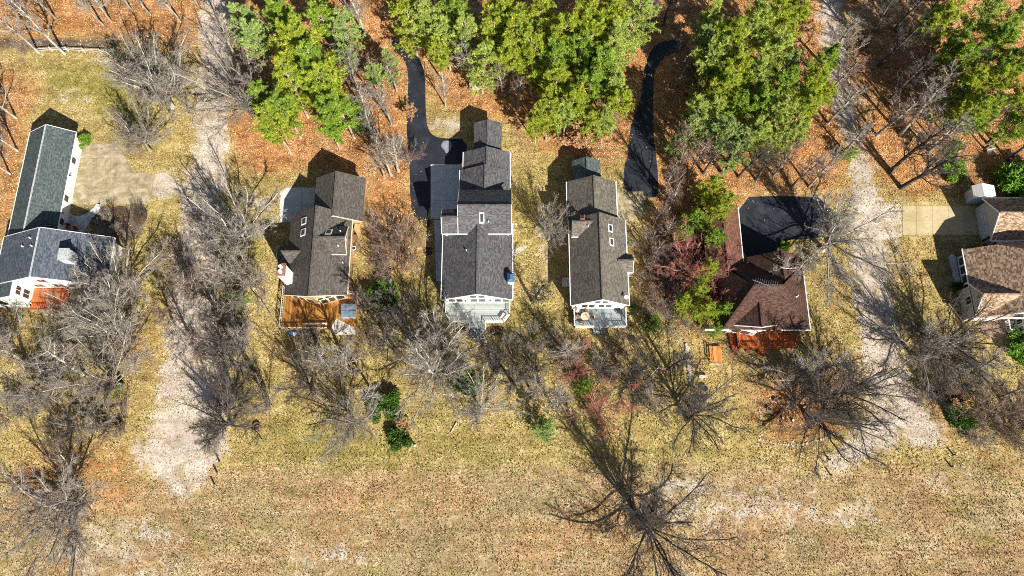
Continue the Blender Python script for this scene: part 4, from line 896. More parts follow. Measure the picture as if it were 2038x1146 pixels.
NAMES = {'spread': ('bare_tree', 'tree'), 'upright': ('bare_tree', 'tree'), 'small': ('bare_tree', 'tree'), 'thicket': ('thicket', 'thicket'), 'pine': ('pine_tree', 'pine'), 'bush': ('bush', 'bush'), 'leafy': ('leafy_tree', 'tree')}
TCOUNT = {}
rt = random.Random(3)
def plant(style, x, y, h, label, group=None, bark=None, leaf=None, wide=1.0, name=None, cat=None, lean=(0, 0), var=None):
    k = TCOUNT.get(style, 0); TCOUNT[style] = k + 1
    t_me, c_me, h0 = LIB[style][(k if var is None else var) % len(LIB[style])]
    nm, ct_ = NAMES[style]
    o = empty(name or nm, x, y, 0, rt.uniform(0, 6.283)); s = h / h0; o.scale = (s * wide, s * wide, s)
    o.rotation_euler = (lean[1], lean[0], o.rotation_euler.z)
    tag(o, label, cat or ct_, group)
    for mnm, me_, mt in ((t_me.name.split('.')[0], t_me, bark), (c_me.name.split('.')[0], c_me, leaf)):
        p = bpy.data.objects.new(mnm, me_); C.objects.link(p); p.parent = o
        if mt: p.material_slots[0].link = 'OBJECT'; p.material_slots[0].material = M[mt]
    return o
ORD = ['leftmost', 'second from left', 'third from left', 'fourth from left', 'fifth from left', 'sixth from left', 'seventh from left', 'eighth from left', 'ninth from left', 'tenth from left', 'eleventh from left', 'twelfth from left', 'thirteenth from left', 'fourteenth from left', 'fifteenth from left', 'sixteenth from left', 'seventeenth from left', 'eighteenth from left', 'nineteenth from left', 'twentieth from left']
def grove(style, where, look, spots, group, base=False, **kw):
    """spots: (px, py, height[, opts]) - crown top as surveyed (or base=True: the foot); labels count from the left"""
    spots = sorted(spots, key=lambda s: s[0])
    for i, s in enumerate(spots):
        px, py, h = s[:3]; opt = dict(kw); opt.update(s[3] if len(s) > 3 else {})
        x, y = at(px, py, 0 if base else h * .8)
        plant(style, x, y, h, f'{look} {where}, {ORD[i]}' if len(spots) > 1 else f'{look} {where}', group, **opt)
def tree(style, px, py, h, label, **kw):
    x, y = at(px, py); plant(style, x, y, h, label, **kw)

LM = dict(leaf='needle_lime'); GN = dict(leaf='needle_green'); BL = dict(leaf='needle_blue'); PL = dict(leaf='needle_pale')
W = dict
grove('pine', 'above the amber-decked house', 'tall green pine', [(600,70,17,LM),(548,28,15,GN),(570,150,16,LM),(612,118,17,GN),(648,165,16,LM),(642,222,15,GN),(676,205,14,GN),(538,238,14,LM),(560,205,14,GN),(520,190,13,GN),(640,30,14,GN)], 'pines above the amber-decked house', wide=1.15)
grove('pine', 'in the grey brush above the amber-decked house', 'bluish pine', [(500,62,14,BL),(470,25,13,BL),(685,48,14,BL),(690,110,11,BL),(745,148,10,BL),(772,120,10,BL)], 'bluish pines in the brush')
grove('pine', 'left of the two black driveways', 'tall yellow-green pine', [(812,22,15,LM),(850,22,16,PL),(885,60,14,PL),(872,98,12,LM),(930,62,15,PL),(955,110,14,PL),(1000,18,17,LM),(985,60,15,LM),(900,20,15,GN)], 'pines between the driveways')
grove('pine', 'in the dense stand between the black driveways', 'tall lime pine', [(1035,55,17,LM),(1060,95,16,LM),(1022,95,15,LM),(1085,25,17,LM),(1125,55,17,LM),(1105,100,15,GN),(1160,28,18,LM),(1190,70,17,LM),(1215,22,18,LM),(1232,66,16,PL),(1262,8,17,PL),(1150,100,16,GN),(1195,120,16,GN),(1218,158,14,PL),(1175,155,15,GN),(1222,108,15,PL)], 'pines between the driveways', wide=.98)
grove('pine', 'above the mossy-roofed house', 'lime pine with visible trunk', [(1108,160,15,LM),(1140,188,14,LM),(1092,215,13,LM),(1128,222,12,PL),(1232,196,13,LM),(1208,228,11,PL),(1172,236,10,LM),(1068,235,10,LM)], 'pines above the mossy roof')
grove('pine', 'right of the black winding driveway', 'pale green pine', [(1412,78,14,BL),(1425,30,15,PL),(1455,70,17,LM),(1435,110,16,PL),(1500,40,17,PL),(1540,15,17,LM),(1480,118,17,LM),(1520,140,15,PL),(1448,160,15,LM),(1412,128,13,GN),(1550,85,16,PL),(1585,25,15,LM)], 'pines right of the winding driveway', wide=.92)
grove('pine', 'beside the right dirt track', 'mixed green pine', [(1575,165,15,GN),(1605,205,14,LM),(1620,150,15,LM),(1648,110,12,GN),(1560,215,14,PL),(1590,250,12,PL),(1530,195,14,GN),(1640,180,10,LM),(1570,115,12,BL)], 'pines beside the right track')
grove('pine', 'above the rust-roofed house', 'dusty grey-green pine', [(1392,215,13,PL),(1390,248,13,BL),(1440,262,14,BL),(1475,285,13,BL),(1510,255,13,PL),(1430,205,12,PL),(1555,275,11,PL),(1480,205,12,GN),(1352,275,8,BL)], 'dusty pines above the rust roof')
grove('pine', 'in the top right woods', 'tall bright pine', [(1888,25,17,LM),(1960,30,16,PL),(1998,70,16,GN),(2025,25,15,PL),(2020,125,15,GN),(1930,110,15,GN),(1945,165,15,LM),(1985,150,15,LM),(2025,195,14,LM),(1940,215,14,LM),(1968,205,14,GN),(1905,80,14,GN),(2035,240,12,GN),(1915,190,11,BL),(1895,295,8,GN)], 'pines in the top right woods', wide=.95)
grove('pine', 'between the mossy and rust roofs', 'lime pine', [(1415,368,10,LM),(1442,388,9,LM),(1425,418,9,LM),(1385,425,8,GN),(1365,462,7,GN),(1432,472,8,GN),(1408,535,8,LM),(1388,575,8,LM),(1368,605,7,LM),(1402,612,8,LM),(1438,612,7,GN),(1425,655,5,GN)], 'pines between two houses', wide=1.0, var=5)
for s in ((1080,862,5.5,'blue-green young pine on the lawn below the pale deck','needle_blue'),(1163,768,4.5,'small dark green pine among red twigs below the mossy-roofed house','needle_green'),(1292,648,5,'dark green pine below right of the mossy-roofed house','needle_dark'),(490,606,5,'green young pine among bare branches on the left dirt track','needle_green'),(235,775,4,'dark green pine in the tangle of branches below the teal-roofed house','needle_dark'),(1676,318,4,'small green pine on the verge of the right dirt track','needle_green'),(20,560,6,'dark green pine standing in shade against the teal-roofed house','needle_dark')):
    tree('pine', s[0], s[1], s[2], s[3], leaf=s[4], wide=1.5, var=5, bark='bark_dark')

# bushes
for s in ((766,590,2.4,'dark green bush right of the amber-decked house',1.3,'needle_dark'),(930,768,2.0,'bright green bush below the pale grey deck',1.4,'needle_green'),(772,808,2.4,'loose green bush right of the bare tree on the lawn',1.2,'needle_dark'),(797,872,2.0,'green bush beside the orange sapling on the lawn',1.1,'needle_dark'),(1258,611,.9,'bright green ball bush at the corner of the blue-grey deck',.9,'needle_lime'),(173,283,1.6,'clipped bright green bush at the end of the teal garage',.9,'needle_lime'),(2034,378,5,'large round dark green bush above the tan-shingled house',1.15,'needle_green'),(1905,832,2.0,'dark green bush in brown leaves right of the right track',1.5,'needle_dark'),(2030,700,2.5,'green bush below the tan-shingled sunroom',1.3,'needle_green'),(1898,345,1.5,'low yellow-green bush above the right concrete driveway',1.7,'needle_lime'),(1902,573,1.2,'small dark bush beside the tan-shingled house windows',.9,'needle_dark'),(720,250,2.5,'small green bush in brush left of the first black driveway',1.0,'needle_blue'),(1560,492,.9,'low yellow-green bush by the black forecourt',1.2,'needle_lime')):
    tree('bush', s[0], s[1], s[2], s[3], wide=s[4], leaf=s[5])
for s in ((1162,295,6.5,'orange oak still in leaf above the mossy-roofed house',1.0),(1140,290,5,'smaller tan-leaved oak above the mossy-roofed house',1.0),(803,850,2.4,'orange-leaved sapling between two green bushes on the lawn',1.0),(815,232,3,'orange-leaved sapling on the left edge of the first driveway',.9),(1545,108,5,'tan-leaved young oak under the pines right of the driveway',.9),(1573,75,6,'russet-leaved oak by the right dirt track',.9),(1900,800,3.2,'brown-leaved oak scrub right of the right dirt track',1.2),(1840,640,0.01,'',0)):
    if s[3]: tree('leafy', s[0], s[1], s[2], s[3], wide=s[4])

G = dict(bark='bark_grey', leaf='twig_grey'); Pp = dict(bark='bark_pale', leaf='twig_pale'); Dd = dict(bark='bark_dark', leaf='twig_dark'); Bb = dict(bark='bark_grey', leaf='twig_brown'); Rr = dict(bark='bark_grey', leaf='twig_red')
# surveyed at the foot of the trunk, except the run added for its shadows
for st, px, py, h, lab, kw in (
 ('spread',300,300,10,'low bare tree on the grass right of the teal garage',G),
 ('spread',344,213,14,'pale bare tree left of the left track at the top',W(Pp,wide=1.1)),
 ('spread',325,190,12,'grey bare tree behind the pale one at the top left track',W(G,wide=1.3)),
 ('spread',511,236,15,'tall grey bare tree right of the left track at the top',W(G,wide=1.1)),
 ('upright',478,130,14,'grey bare tree by the bluish pines on the left track',G),
 ('spread',496,489,13.5,'large pale bare tree left of the amber-decked house',W(Pp)),
 ('spread',505,572,12,'grey bare tree left of the brown-roofed house chimney',G),
 ('upright',470,560,12,'slim grey bare tree in the middle of the left track',W(G,wide=1.3)),
 ('upright',507,742,14,'dark bare tree below left of the amber deck',W(Dd,wide=1.3)),
 ('spread',490,690,11,'grey bare tree left of the amber deck corner',G),
 ('spread',463,846,10.5,'dark bare tree at the wide end of the left track',W(Dd)),
 ('small',541,808,7,'thin bare sapling above the fire ring',W(G,wide=.8)),
 ('spread',165,1008,13.5,'huge bare tree in the bottom left corner',W(G,wide=1.25)),
 ('spread',262,598,12.5,'pale bushy bare tree at the corner of the slate-blue roof',W(Pp)),
 ('spread',252,678,13.5,'pale leaning bare tree below the slate-blue roof',W(Pp)),
 ('spread',244,766,12.5,'grey bare tree left of the left track below the teal-roofed house',G),
 ('spread',222,632,12,'pale bare tree whose crown veils the slate-blue roof',W(Pp)),
 ('upright',170,745,12,'slim bare tree below the red porch deck',W(Pp,wide=1.3)),
 ('spread',120,800,11,'grey bare tree above the huge corner tree',G),
 ('upright',55,720,12,'bare tree at the left edge below the teal-roofed house',W(G,wide=1.4)),
 ('thicket',222,452,2.6,'olive leafless shrub in the shaded bed beside the teal-roofed house',W(G,wide=1.5)),
 ('thicket',280,428,2.2,'dark leafless shrub at the corner of the stained driveway',W(Dd)),
 ('small',200,850,6,'low bare tree by the fallen birch logs',Pp),
 ('spread',868,752,13.5,'big pale bare tree straight below the gap between amber and pale decks',W(Pp,wide=1.15)),
 ('spread',956,815,9.5,'star-shaped bare tree on the lawn below the pale deck',W(Pp)),
 ('spread',712,846,10,'wide low bare tree on the lawn below the amber deck',W(G)),
 ('upright',748,792,9,'pale bare tree beside the loose green bush',W(Pp,wide=1.4)),
 ('upright',700,742,12,'grey bare tree right below the amber deck steps',W(G,wide=1.4)),
 ('upright',655,735,11,'grey bare tree below the middle of the amber deck',W(G,wide=1.4)),
 ('spread',872,690,11,'white-limbed bare tree left of the pale deck',W(Pp,wide=.9)),
 ('spread',905,722,10,'added shadow-casting dark bare tree below the left half of the pale deck',W(Dd,wide=.8)),  # dark trees from here to the brown one: added to throw branch shadows
 ('upright',990,742,11,'added shadow-casting dark bare tree below the right half of the pale deck',W(Dd,wide=1.3)),
 ('upright',1022,765,11,'added shadow-casting dark bare tree left of the fuzzy grey one on the slope',W(Dd,wide=1.3)),
 ('spread',1250,760,11,'added shadow-casting dark bare tree left of the flagpole',W(Dd,wide=.8)),
 ('upright',1330,735,11,'added shadow-casting dark bare tree right of the flagpole',W(Dd,wide=1.2)),
 ('spread',620,775,10,'added shadow-casting dark bare tree left of the wide low tree on the lawn',W(Dd,wide=.8)),
 ('upright',790,700,11,'added shadow-casting dark bare tree between the amber and pale decks',W(Dd,wide=1.4)),
 ('upright',740,620,10,'added shadow-casting dark bare tree right of the hot tub',W(Dd,wide=1.2)),
 ('upright',1060,600,11,'added shadow-casting dark bare tree in the gap between the pale and blue-grey decks',W(Dd,wide=1.2)),
 ('small',815,325,5.5,'brown bare tree on the edge of the first black driveway',W(Bb)),
 ('spread',1091,477,10.5,'bare tree with pale trunk left of the mossy-roofed house',W(G,wide=.75)),
 ('upright',887,212,9,'pale sapling right of the first black driveway',W(Pp,wide=.8)),
 ('upright',1128,712,9.5,'fuzzy grey bare tree below left of the blue-grey deck',W(G,wide=1.6)),
 ('small',1138,740,7,'red-twigged bare tree below the blue-grey deck',W(Rr)),
 ('small',1190,822,7.5,'larger red-twigged bare tree above the field',W(Rr,wide=1.15)),
 ('upright',1102,812,10,'grey bare tree above the blue-green young pine',W(G,wide=1.4)),
 ('upright',1065,790,9,'slim grey bare tree left of the red-twigged trees',W(G,wide=1.2)),
 ('small',1205,748,6,'pale fuzzy bare tree right of the red-twigged tree',W(Pp)),
 ('small',1292,806,6,'small bare tree below the flagpole',W(G,wide=1.1)),
 ('spread',1368,836,13,'dark bare tree leaning right on the lawn below the rust-roofed house',W(Dd,lean=(.12,0))),
 ('spread',1285,1046,15.5,'huge dark bare tree standing alone in the field',W(Dd,wide=1.1)),
 ('spread',1607,832,13.5,'dark bare tree in the leaf-strewn bed',W(Dd,lean=(.1,0))),
 ('spread',1660,780,13.5,'dark bare tree leaning over the right dirt track',W(Dd,lean=(.12,0))),
 ('spread',1577,762,12,'grey bare tree below the red deck',W(G)),
 ('upright',1640,735,12,'grey bare tree right of the red deck',W(G,wide=1.3)),
 ('spread',1636,496,13,'large spreading bare tree right of the black forecourt',W(Pp,wide=1.3)),
 ('upright',1793,374,16,'dark bare tree above the golden concrete driveway',W(Dd,wide=1.3)),
 ('upright',1772,340,16,'dark bare tree just behind it on the right track',W(Dd,wide=1.2)),
 ('spread',1865,682,13,'dark bare tree below the tan-shingled house',W(Dd)),
 ('spread',1815,705,11.5,'grey bare tree on the right edge of the right track',W(G)),
 ('upright',1925,745,10,'grey bare tree in the brown thicket at right',W(G,wide=1.5)),
 ('upright',1990,790,9,'brown bare tree at the right edge below the sunroom',W(Bb,wide=1.4)),
 ('small',1820,140,8,'red-twigged bare tree in the top right woods',W(Rr)),
 ('small',1362,545,8,'bright red-twigged tree between the mossy and rust roofs',W(Rr,wide=1.3)),
 ('small',1420,600,6,'red-twigged tree against the rust-roofed house',W(Rr)),
 ('small',1340,560,6,'brown-red bare tree right of the mossy roof',W(Bb,wide=1.2)),
 ('upright',1338,305,13,'bare tree at the right edge of the winding driveway',W(Bb,wide=1.1)),
 ('upright',2006,318,14,'dark bare tree above the large round bush',W(Dd,wide=1.1)),
 ):
    tree(st, px, py, h, lab, **kw)
grove('upright', 'in the top left woods', 'slim pale bare tree', [(129,107,15,Pp),(78,105,14,Pp),(33,235,13,Pp),(35,300,12,Pp),(20,346,11,Pp),(110,36,13,G),(205,50,13,G),(222,44,12,Pp),(360,44,12,Pp),(160,10,12,G),(300,30,12,G),(50,30,12,G),(5,180,12,Pp),(262,20,12,Bb),(400,20,13,G)], 'slim trees in the top left woods', base=True, wide=.85)
grove('upright', 'in the brush left of the first driveway', 'slender bare tree', [(793,341,13,Pp),(779,349,12,Pp),(737,239,13,Pp),(781,249,12,G),(766,353,11,Bb),(715,190,12,G),(750,290,12,G),(700,130,12,G),(728,70,13,Pp),(765,190,11,Bb),(790,180,10,Bb),(710,30,12,Bb)], 'slender trees left of the first driveway', base=True)
grove('upright', 'in the top right woods', 'dark bare tree', [(1640,132,14,G),(1648,245,11,G),(1652,182,12,Bb),(1765,205,14,Dd),(1792,268,14,G),(1750,130,14,Dd),(1720,90,14,Dd),(1830,215,14,G),(1850,300,13,G),(1870,170,13,Dd),(1780,60,14,Dd),(1700,40,13,G),(1835,50,13,Dd),(1965,285,12,Dd),(1905,260,12,G),(1745,270,12,Bb),(1680,300,10,G)], 'bare trees in the top right woods', base=True, wide=1.2)
grove('upright', 'between the winding driveway and the rust roof', 'leaning brown bare tree', [(1320,380,11,Bb),(1345,350,11,Bb),(1372,345,12,Bb),(1400,345,12,Dd),(1435,345,12,Dd),(1470,352,13,Dd),(1505,358,12,Dd),(1540,350,12,Bb),(1575,372,12,Bb),(1610,372,12,G),(1300,445,9,Bb),(1318,475,9,Bb),(1292,520,8,Bb),(1330,420,10,Bb)], 'brown trees between driveway and rust roof', base=True, wide=.95)
grove('upright', 'under the pines between the driveways', 'thin dark bare tree', [(937,173,13,Pp),(966,166,12,Bb),(1000,190,10,Bb),(1030,215,10,Bb),(1045,160,12,Dd),(1010,130,12,Bb),(1190,265,9,Bb),(1215,270,9,Bb),(1290,60,12,Bb),(1320,50,12,Dd),(1345,170,11,Bb),(1365,190,11,Dd),(1345,130,10,Bb)], 'thin trees under the pines', base=True)
grove('upright', 'along the left dirt track', 'grey bare tree', [(445,640,11,G),(428,500,10,G),(405,590,11,Bb),(395,700,10,G),(470,780,10,Dd),(350,650,9,Bb)], 'trees on the left track', base=True, wide=1.3)
grove('thicket', 'right of the amber-decked house', 'brown leafless thicket', [(772,470,4.2,Bb),(800,500,5,Bb),(785,535,4.5,Bb),(790,610,4,G),(800,660,4,Pp)], 'thickets right of the amber house', base=True, wide=1.3)
grove('thicket', 'below the houses', 'low leafless thicket', [(620,690,4,G),(730,690,4,Bb),(1060,680,4,G),(1090,690,4,G),(1240,690,4,Bb),(1015,700,3.5,G),(985,720,3.5,Bb),(1050,745,4,G)], 'thickets below the houses', base=True, wide=1.0)
grove('thicket', 'in the tangle below the teal-roofed house', 'pale leafless thicket', [(30,650,4,Pp),(130,650,4,Pp),(180,620,4,Bb),(20,820,4,G),(110,740,4,Pp),(150,850,4,Bb),(240,840,3.5,Bb)], 'thickets below the teal-roofed house', base=True, wide=1.4)
grove('thicket', 'on the left dirt track verge', 'grey leafless thicket', [(370,560,4,G),(350,520,4,Bb),(420,690,4,Bb),(450,820,3.6,G),(425,880,2.4,Pp),(480,640,4,G)], 'thickets on the left verge', base=True, wide=1.3)
grove('thicket', 'right of the right dirt track', 'brown leafless thicket', [(1850,740,4.5,Bb),(1880,770,4.5,Dd),(1960,820,4.5,Bb),(2000,830,4.5,Bb),(2030,860,4.5,Bb),(1850,790,3.6,Dd),(1940,860,3,G),], 'thickets right of the right track', base=True, wide=1.4)
grove('thicket', 'between the mossy and rust roofs', 'reddish leafless thicket', [(1300,560,4,Bb),(1320,600,4,Bb),(1350,520,4,Bb),(1340,470,4,Bb),(1320,640,3.6,G),(1380,640,3,G),(1300,500,4,G)], 'thickets between two houses', base=True, wide=1.3)

# ---------------------------------------------------------------- yard things
def thing(name, label, cat, px, py, z=0.0, group=None):
    x, y = at(px, py, z); o = empty(name, x, y, z); tag(o, label, cat, group); return o, x, y
# rail fence, top left
fx = [(78,104),(105,102),(137,102),(170,104),(203,106),(234,106)]
fw = [at(*p) for p in fx]; fe = empty('rail_fence', *fw[0]); tag(fe, 'pale split rail fence along the path in the top left', 'fence')
for x, y in fw: MB().box(x - .09, x + .09, y - .09, y + .09, 0, 1.25).build('post', M['wood_grey'], fe)
for (xa, ya), (xb, yb) in zip(fw[:-1], fw[1:]):
    for z in (.5, .95): MB().beam((xa, ya + .02, z), (xb, yb + .02, z + .03), .09, .12).build('rail', M['wood_grey'], fe)
# bollards at the ends of the two tracks
for (px, py, lab) in ((437,918,'short dark post on the left track end, topmost of three'),(432,940,'short dark post on the left track end, middle of three'),(427,964,'short dark post on the left track end, lowest of three'),
                      (1650,915,'dark post by the pale sand left of the right track end, upper one'),(1653,945,'dark post by the pale sand left of the right track end, lower one'),(1897,905,'dark post right of the right track end, upper one'),(1892,928,'dark post right of the right track end, lower one')):
    o, x, y = thing('bollard', lab, 'post', px, py, group='posts at the track ends')
    MB().cyl(x, y, 0, .95, .13, n=10).build('shaft', M['bark_dark'], o); MB().cyl(x, y, .95, 1.0, .14, .11, n=10).build('top', M['wood_grey'], o)
o, x, y = thing('fire_ring', 'rusty round fire ring on the lawn below the amber deck', 'fire ring', 512, 848)
MB().ring(x, y, 0, .42, .46, .56).build('ring', M['rust'], o); MB().cyl(x, y, .0, .06, .46, n=16).build('ash', M['rubber'], o); MB().beam((x - .3, y - .1, .1), (x + .25, y + .15, .14), .1).build('log', M['bark_pale'], o)
# hot tub, kayak, cooling unit
o = empty('hot_tub', -25.65, 30.0, 1.0); tag(o, 'square hot tub with blue-grey cover on the amber deck', 'hot tub')
MB().box(-26.75, -24.55, 28.95, 31.05, 1.0, 1.75).build('shell', M['wood_grey'], o)
MB().hexa([(-26.85, 28.85, 1.76), (-24.45, 28.85, 1.76), (-24.45, 31.15, 1.76), (-26.85, 31.15, 1.76)], [(-26.75, 28.95, 1.92), (-24.55, 28.95, 1.92), (-24.55, 31.05, 1.92), (-26.75, 31.05, 1.92)]).build('cover', M['tub'], o)
MB().box(-26.86, -24.44, 29.97, 30.03, 1.90, 1.935).build('fold', M['dark'], o)
o = empty('kayak', -34.2, 26.6); tag(o, 'blue and white kayak lying below the amber deck', 'kayak')
n_ = 10; rr_ = [(math.sin(math.pi * k / n_) ** .6) * .38 + .02 for k in range(n_ + 1)]
m_ = MB()
for k in range(n_):
    xa, xb = -35.4 + .24 * k, -35.4 + .24 * (k + 1)
    m_.hexa([(xa, 26.6 - rr_[k] * .4, .02), (xb, 26.6 - rr_[k + 1] * .4, .02), (xb, 26.6 + rr_[k + 1] * .4, .02), (xa, 26.6 + rr_[k] * .4, .02)], [(xa, 26.6 - rr_[k], .32), (xb, 26.6 - rr_[k + 1], .32), (xb, 26.6 + rr_[k + 1], .32), (xa, 26.6 + rr_[k], .32)])
m_.build('hull', M['blue'], o); MB().cyl(-34.2, 26.6, .32, .36, .3, n=12).build('cockpit', M['white'], o)
o, x, y = thing('cooling_unit', 'grey air conditioning unit against the tan house wall', 'cooling unit', 706, 497)
MB().box(x - .45, x + .45, y - .45, y + .45, 0, .8).build('cabinet', M['metal'], o); MB().ring(x, y, .8, .84, .30, .38).build('fan_guard', M['trim'], o); MB().cyl(x, y, .80, .83, .28, n=12).build('fan', M['dark'], o)
o, x, y = thing('storage_box', 'brown storage box beside the tan house wall', 'box', 706, 475)
MB().box(x - .5, x + .5, y - .4, y + .4, 0, .7).build('body', M['brick'], o); MB().box(x - .54, x + .54, y - .44, y + .44, .7, .77).build('lid', M['rust'], o)
o = empty('grill', 16.9, 29.9, 1.0); tag(o, 'black barbecue grill on the blue-grey deck by the wall', 'grill')
MB().box(16.5, 17.3, 29.65, 30.15, 1.35, 1.75).build('firebox', M['dark'], o); MB().hexa([(16.5, 29.65, 1.75), (17.3, 29.65, 1.75), (17.3, 30.15, 1.75), (16.5, 30.15, 1.75)], [(16.6, 29.78, 2.05), (17.2, 29.78, 2.05), (17.2, 30.02, 2.05), (16.6, 30.02, 2.05)]).build('lid', M['dark'], o)
for sx in (16.55, 17.25):
    for sy in (29.7, 30.1): MB().box(sx - .03, sx + .03, sy - .03, sy + .03, 1.0, 1.35).build('leg', M['metal'], o)
# garden of the rust-roofed house
o, x, y = thing('timber_swing_seat', 'orange timber slatted seat on the paving left of the red deck', 'seat', 1422, 706)
for k in range(6): MB().box(x - .15 + .19 * k, x + .02 + .19 * k, y - 1.3, y + 1.3, .42, .50).build('slat', M['wood_orange'], o)
for k in range(3): MB().box(x - .95 + .28 * k, x - .80 + .28 * k, y - 1.2, y + 1.2, .9 - .1 * k, .98 - .1 * k).build('back_slat', M['wood_orange'], o)
for sy in (-1.15, 1.15): MB().beam((x - .85, y + sy, 0), (x - .65, y + sy, 1.1), .1).beam((x + .9, y + sy, 0), (x + .9, y + sy, .45), .1).beam((x - .7, y + sy, .40), (x + .95, y + sy, .40), .1).build('frame', M['wood_orange'], o)
MB().box(x - .9, x + 1.1, y - 1.55, y - 1.38, 0, .12).build('kerb', M['stone'], o)
for px, py, lab in ((1397,750,'pale stone bench beside the white stone row, upper one'), (1402,797,'pale stone bench below the dark fire bowl, lower one')):
    o, x, y = thing('stone_bench', lab, 'bench', px, py, group='pale benches by the stone row')
    MB().box(x - .75, x + .75, y - .22, y + .22, .42, .52).build('seat', M['stone'], o)
    for sx in (-.5, .5): MB().box(x + sx - .1, x + sx + .1, y - .18, y + .18, 0, .42).build('leg', M['stone'], o)
o, x, y = thing('fire_bowl', 'dark iron fire bowl between the two pale benches', 'fire bowl', 1401, 774)
MB().cyl(x, y, .25, .5, .25, .52, n=16).build('bowl', M['dark'], o); MB().ring(x, y, .5, .53, .46, .56).build('rim', M['metal'], o)
for k in range(3): a = 2.09 * k; MB().beam((x + .2 * math.cos(a), y + .2 * math.sin(a), .3), (x + .4 * math.cos(a), y + .4 * math.sin(a), 0), .05).build('leg', M['dark'], o)
def stones(label, pts, n, size, seed):
    rr = random.Random(seed); w = [at(*p) for p in pts]; o = empty('stone_edging', *w[0]); tag(o, label, 'edging')
    ls = [math.dist(a, b) for a, b in zip(w[:-1], w[1:])]; T = sum(ls)
    for k in range(n):
        d = T * (k + .5) / n; i = 0
        while i < len(ls) - 1 and d > ls[i]: d -= ls[i]; i += 1
        t = d / ls[i]; x = w[i][0] + (w[i + 1][0] - w[i][0]) * t + rr.uniform(-.12, .12); y = w[i][1] + (w[i + 1][1] - w[i][1]) * t + rr.uniform(-.12, .12)
        r = size * rr.uniform(.7, 1.25); q = [(x + r * rr.uniform(.75, 1.2) * math.cos(a), y + r * rr.uniform(.75, 1.2) * math.sin(a)) for a in (0, 1.05, 2.1, 3.14, 4.19, 5.24)]
        MB().hexa([(a, b, 0) for a, b in q], [(x + (a - x) * .7, y + (b - y) * .7, r * .7) for a, b in q]).build('stone', M['stone'], o)
stones('white stone row running down beside the orange timber seat', [(1366,686),(1368,715),(1372,745),(1377,772)], 26, .36, 1)
stones('pale stone edging curving under the leaf-strewn bed', [(1500,872),(1530,878),(1552,884),(1580,886),(1605,882),(1640,872),(1662,862)], 40, .17, 2)
stones('short stone edging left of the leaf-strewn bed', [(1512,812),(1514,840),(1517,872)], 14, .14, 3)
for px, py, lab in ((1557,832,'dark stump in the mulch circle, left one'),(1577,837,'dark stump in the mulch circle, right one')):
    o, x, y = thing('tree_stump', lab, 'stump', px, py, group='stumps in the mulch circle')
    MB().cyl(x, y, 0, .35, .26, .2, n=10).build('wood', M['bark_dark'], o); MB().cyl(x, y, .35, .37, .19, n=10).build('cut_face', M['wood_grey'], o)
for px, py, lab in ((1529,814,'round dark planter in the leaf-strewn bed, larger one'),(1543,797,'round planter in the leaf-strewn bed, smaller upper one'),(1488,700,'small red planter under the red deck railing')):
    o, x, y = thing('planter', lab, 'planter', px, py)
    mt = M['wood_red'] if px == 1488 else M['stone']
    MB().cyl(x, y, 0, .4, .26, .36, n=12).build('pot', mt, o); MB().cyl(x, y, .38, .42, .3, n=12).build('soil', M['mulch'], o)
o, x, y = thing('flagpole', 'white flagpole with striped flag on the lawn below the mossy-roofed house', 'flagpole', 1296, 745)
MB().cyl(x, y, 0, 6.0, .06, .035, n=8).build('pole', M['trim'], o); MB().cyl(x, y, 6.0, 6.1, .08, n=8).build('finial', M['metal'], o)
fl = None
for k in range(7):   # hanging cloth, seven stripes
    m_ = MB(); ya = y - .15 * 0
    for q in range(4):
        xa, xb = x + .06 + .32 * q, x + .06 + .32 * (q + 1); za = 5.8 - .17 * k - .09 * q; zb = 5.8 - .17 * k - .09 * (q + 1); wv = .12 * math.sin(q * 1.7), .12 * math.sin((q + 1) * 1.7)
        if k < 4 and q < 2: continue
        m_.hexa([(xa, y + wv[0] - .012, za - .17), (xb, y + wv[1] - .012, zb - .17), (xb, y + wv[1] + .012, zb - .17), (xa, y + wv[0] + .012, za - .17)], [(xa, y + wv[0] - .012, za), (xb, y + wv[1] - .012, zb), (xb, y + wv[1] + .012, zb), (xa, y + wv[0] + .012, za)])
    m_.build('flag_stripe', M['red'] if k % 2 == 0 else M['white'], o)
MB().hexa([(x + .05, y - .014, 5.12), (x + .69, y + .10, 4.94), (x + .69, y + .125, 4.94), (x + .05, y + .012, 5.12)], [(x + .05, y - .014, 5.8), (x + .69, y + .10, 5.62), (x + .69, y + .125, 5.62), (x + .05, y + .012, 5.8)]).build('flag_canton', M['navy'], o)
# fallen birch logs, lower left
for k, (a, b, lab) in enumerate((((148,806),(186,806),'pale fallen birch log, uppermost of the log heap'),((190,828),(212,826),'short pale birch log, right end of the log heap'),((168,822),(170,842),'short upright-lying birch log in the log heap'),((195,812),(245,806),'grey log above the short birch log'),((188,838),(240,836),'dark log at the bottom of the log heap'))):
    p, q = at(*a), at(*b); o = empty('fallen_log', *p); tag(o, lab, 'log', 'fallen logs at lower left')
    mt = M['bark_pale'] if k < 3 else M['bark_dark']
    MB().beam((*p, .16), (*q, .16), .26).build('bark', mt, o); MB().beam((p[0] - .01, p[1], .16), (p[0] + .02, p[1], .16), .2).build('cut_face', M['wood_grey'], o)
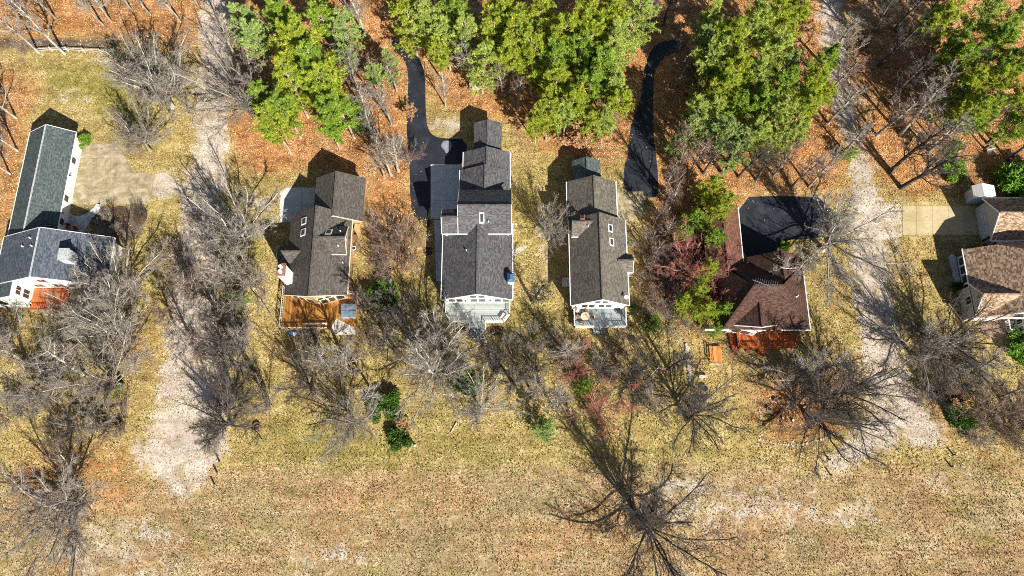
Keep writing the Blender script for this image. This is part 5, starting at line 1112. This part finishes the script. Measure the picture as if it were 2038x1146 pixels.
# odds and ends
o, x, y = thing('white_table', 'white table at the foot of the tall pine trunk above the charcoal roofs', 'table', 952, 178)
MB().box(x - 1.0, x + 1.0, y - .45, y + .45, .68, .76).build('tabletop', M['wood_grey'], o)
for sx in (-.85, .85):
    for sy in (-.35, .35): MB().box(x + sx - .05, x + sx + .05, y + sy - .05, y + sy + .05, 0, .68).build('leg', M['wood_grey'], o)
o, x, y = thing('metal_crate', 'small grey metal crate in the woods above the golden driveway', 'crate', 1968, 300)
MB().hexa([(x - .8, y - .6, 0), (x + .6, y - .2, 0), (x + .8, y + .5, 0), (x - .6, y + .1, 0)], [(x - .8, y - .6, .6), (x + .6, y - .2, .6), (x + .8, y + .5, .6), (x - .6, y + .1, .6)]).build('body', M['metal'], o)
MB().beam((x - .7, y - .2, .62), (x + .7, y + .2, .62), .08).build('bar', M['trim'], o)
o, x, y = thing('garden_bench', 'weathered yellow wooden bench beside the small white shed', 'bench', 1917, 376)
for k in range(4): MB().beam((x - .55 + .2 * k, y + .6 - .12 * k, .45), (x + .15 + .2 * k, y - .5 - .12 * k, .45), .16, .06).build('slat', M['conc_gold'], o)
for k in range(2): MB().beam((x + .5, y + .4, .65 + .22 * k), (x + 1.1, y - .6, .65 + .22 * k), .06, .16).build('back_slat', M['wood_grey'], o)
for sx, sy in ((-.5, .5), (.1, -.5), (.45, .4), (1.0, -.6)): MB().box(x + sx - .05, x + sx + .05, y + sy - .05, y + sy + .05, 0, .42 if sx < .3 else .9).build('leg', M['wood_grey'], o)
o, x, y = thing('birdbath', 'turquoise birdbath under the bare trees below the red deck', 'birdbath', 1588, 720)
MB().cyl(x, y, 0, .75, .16, .1, n=10).build('pedestal', M['stone'], o); MB().cyl(x, y, .75, .9, .2, .55, n=16).build('bowl', M['wall_blue'], o)
o, x, y = thing('birch_pole', 'white birch pole lying on the lawn below the pale deck', 'pole', 897, 862)
MB().beam((x, y, .1), (x + .9, y + 1.6, .16), .16).build('bark', M['stone'], o); MB().beam((x + .4, y + .8, .15), (x + .9, y + .7, .3), .08).build('stub', M['bark_pale'], o)
o, x, y = thing('garden_ornament', 'small white garden ornament right of the lowest green bush', 'ornament', 826, 887)
MB().box(x - .2, x + .2, y - .2, y + .2, 0, .15).build('base', M['stone'], o); MB().cyl(x, y, .15, .8, .16, .07, n=10).build('figure', M['trim'], o); MB().cyl(x, y, .8, 1.0, .1, .07, n=10).build('head', M['trim'], o)
for px, py, lab in ((138,452,'red garden chair in the shaded court of the teal-roofed house, left one'),(152,458,'red garden chair in the shaded court of the teal-roofed house, right one')):
    o, x, y = thing('garden_chair', lab, 'chair', px, py, group='red chairs in the court')
    MB().box(x - .3, x + .3, y - .3, y + .3, .38, .45).build('seat', M['wood_red'], o); MB().box(x - .3, x + .3, y + .28, y + .36, .45, 1.0).build('backrest', M['wood_red'], o)
    for sx in (-.26, .26):
        for sy in (-.26, .26): MB().box(x + sx - .03, x + sx + .03, y + sy - .03, y + sy + .03, 0, .38).build('leg', M['wood_red'], o)
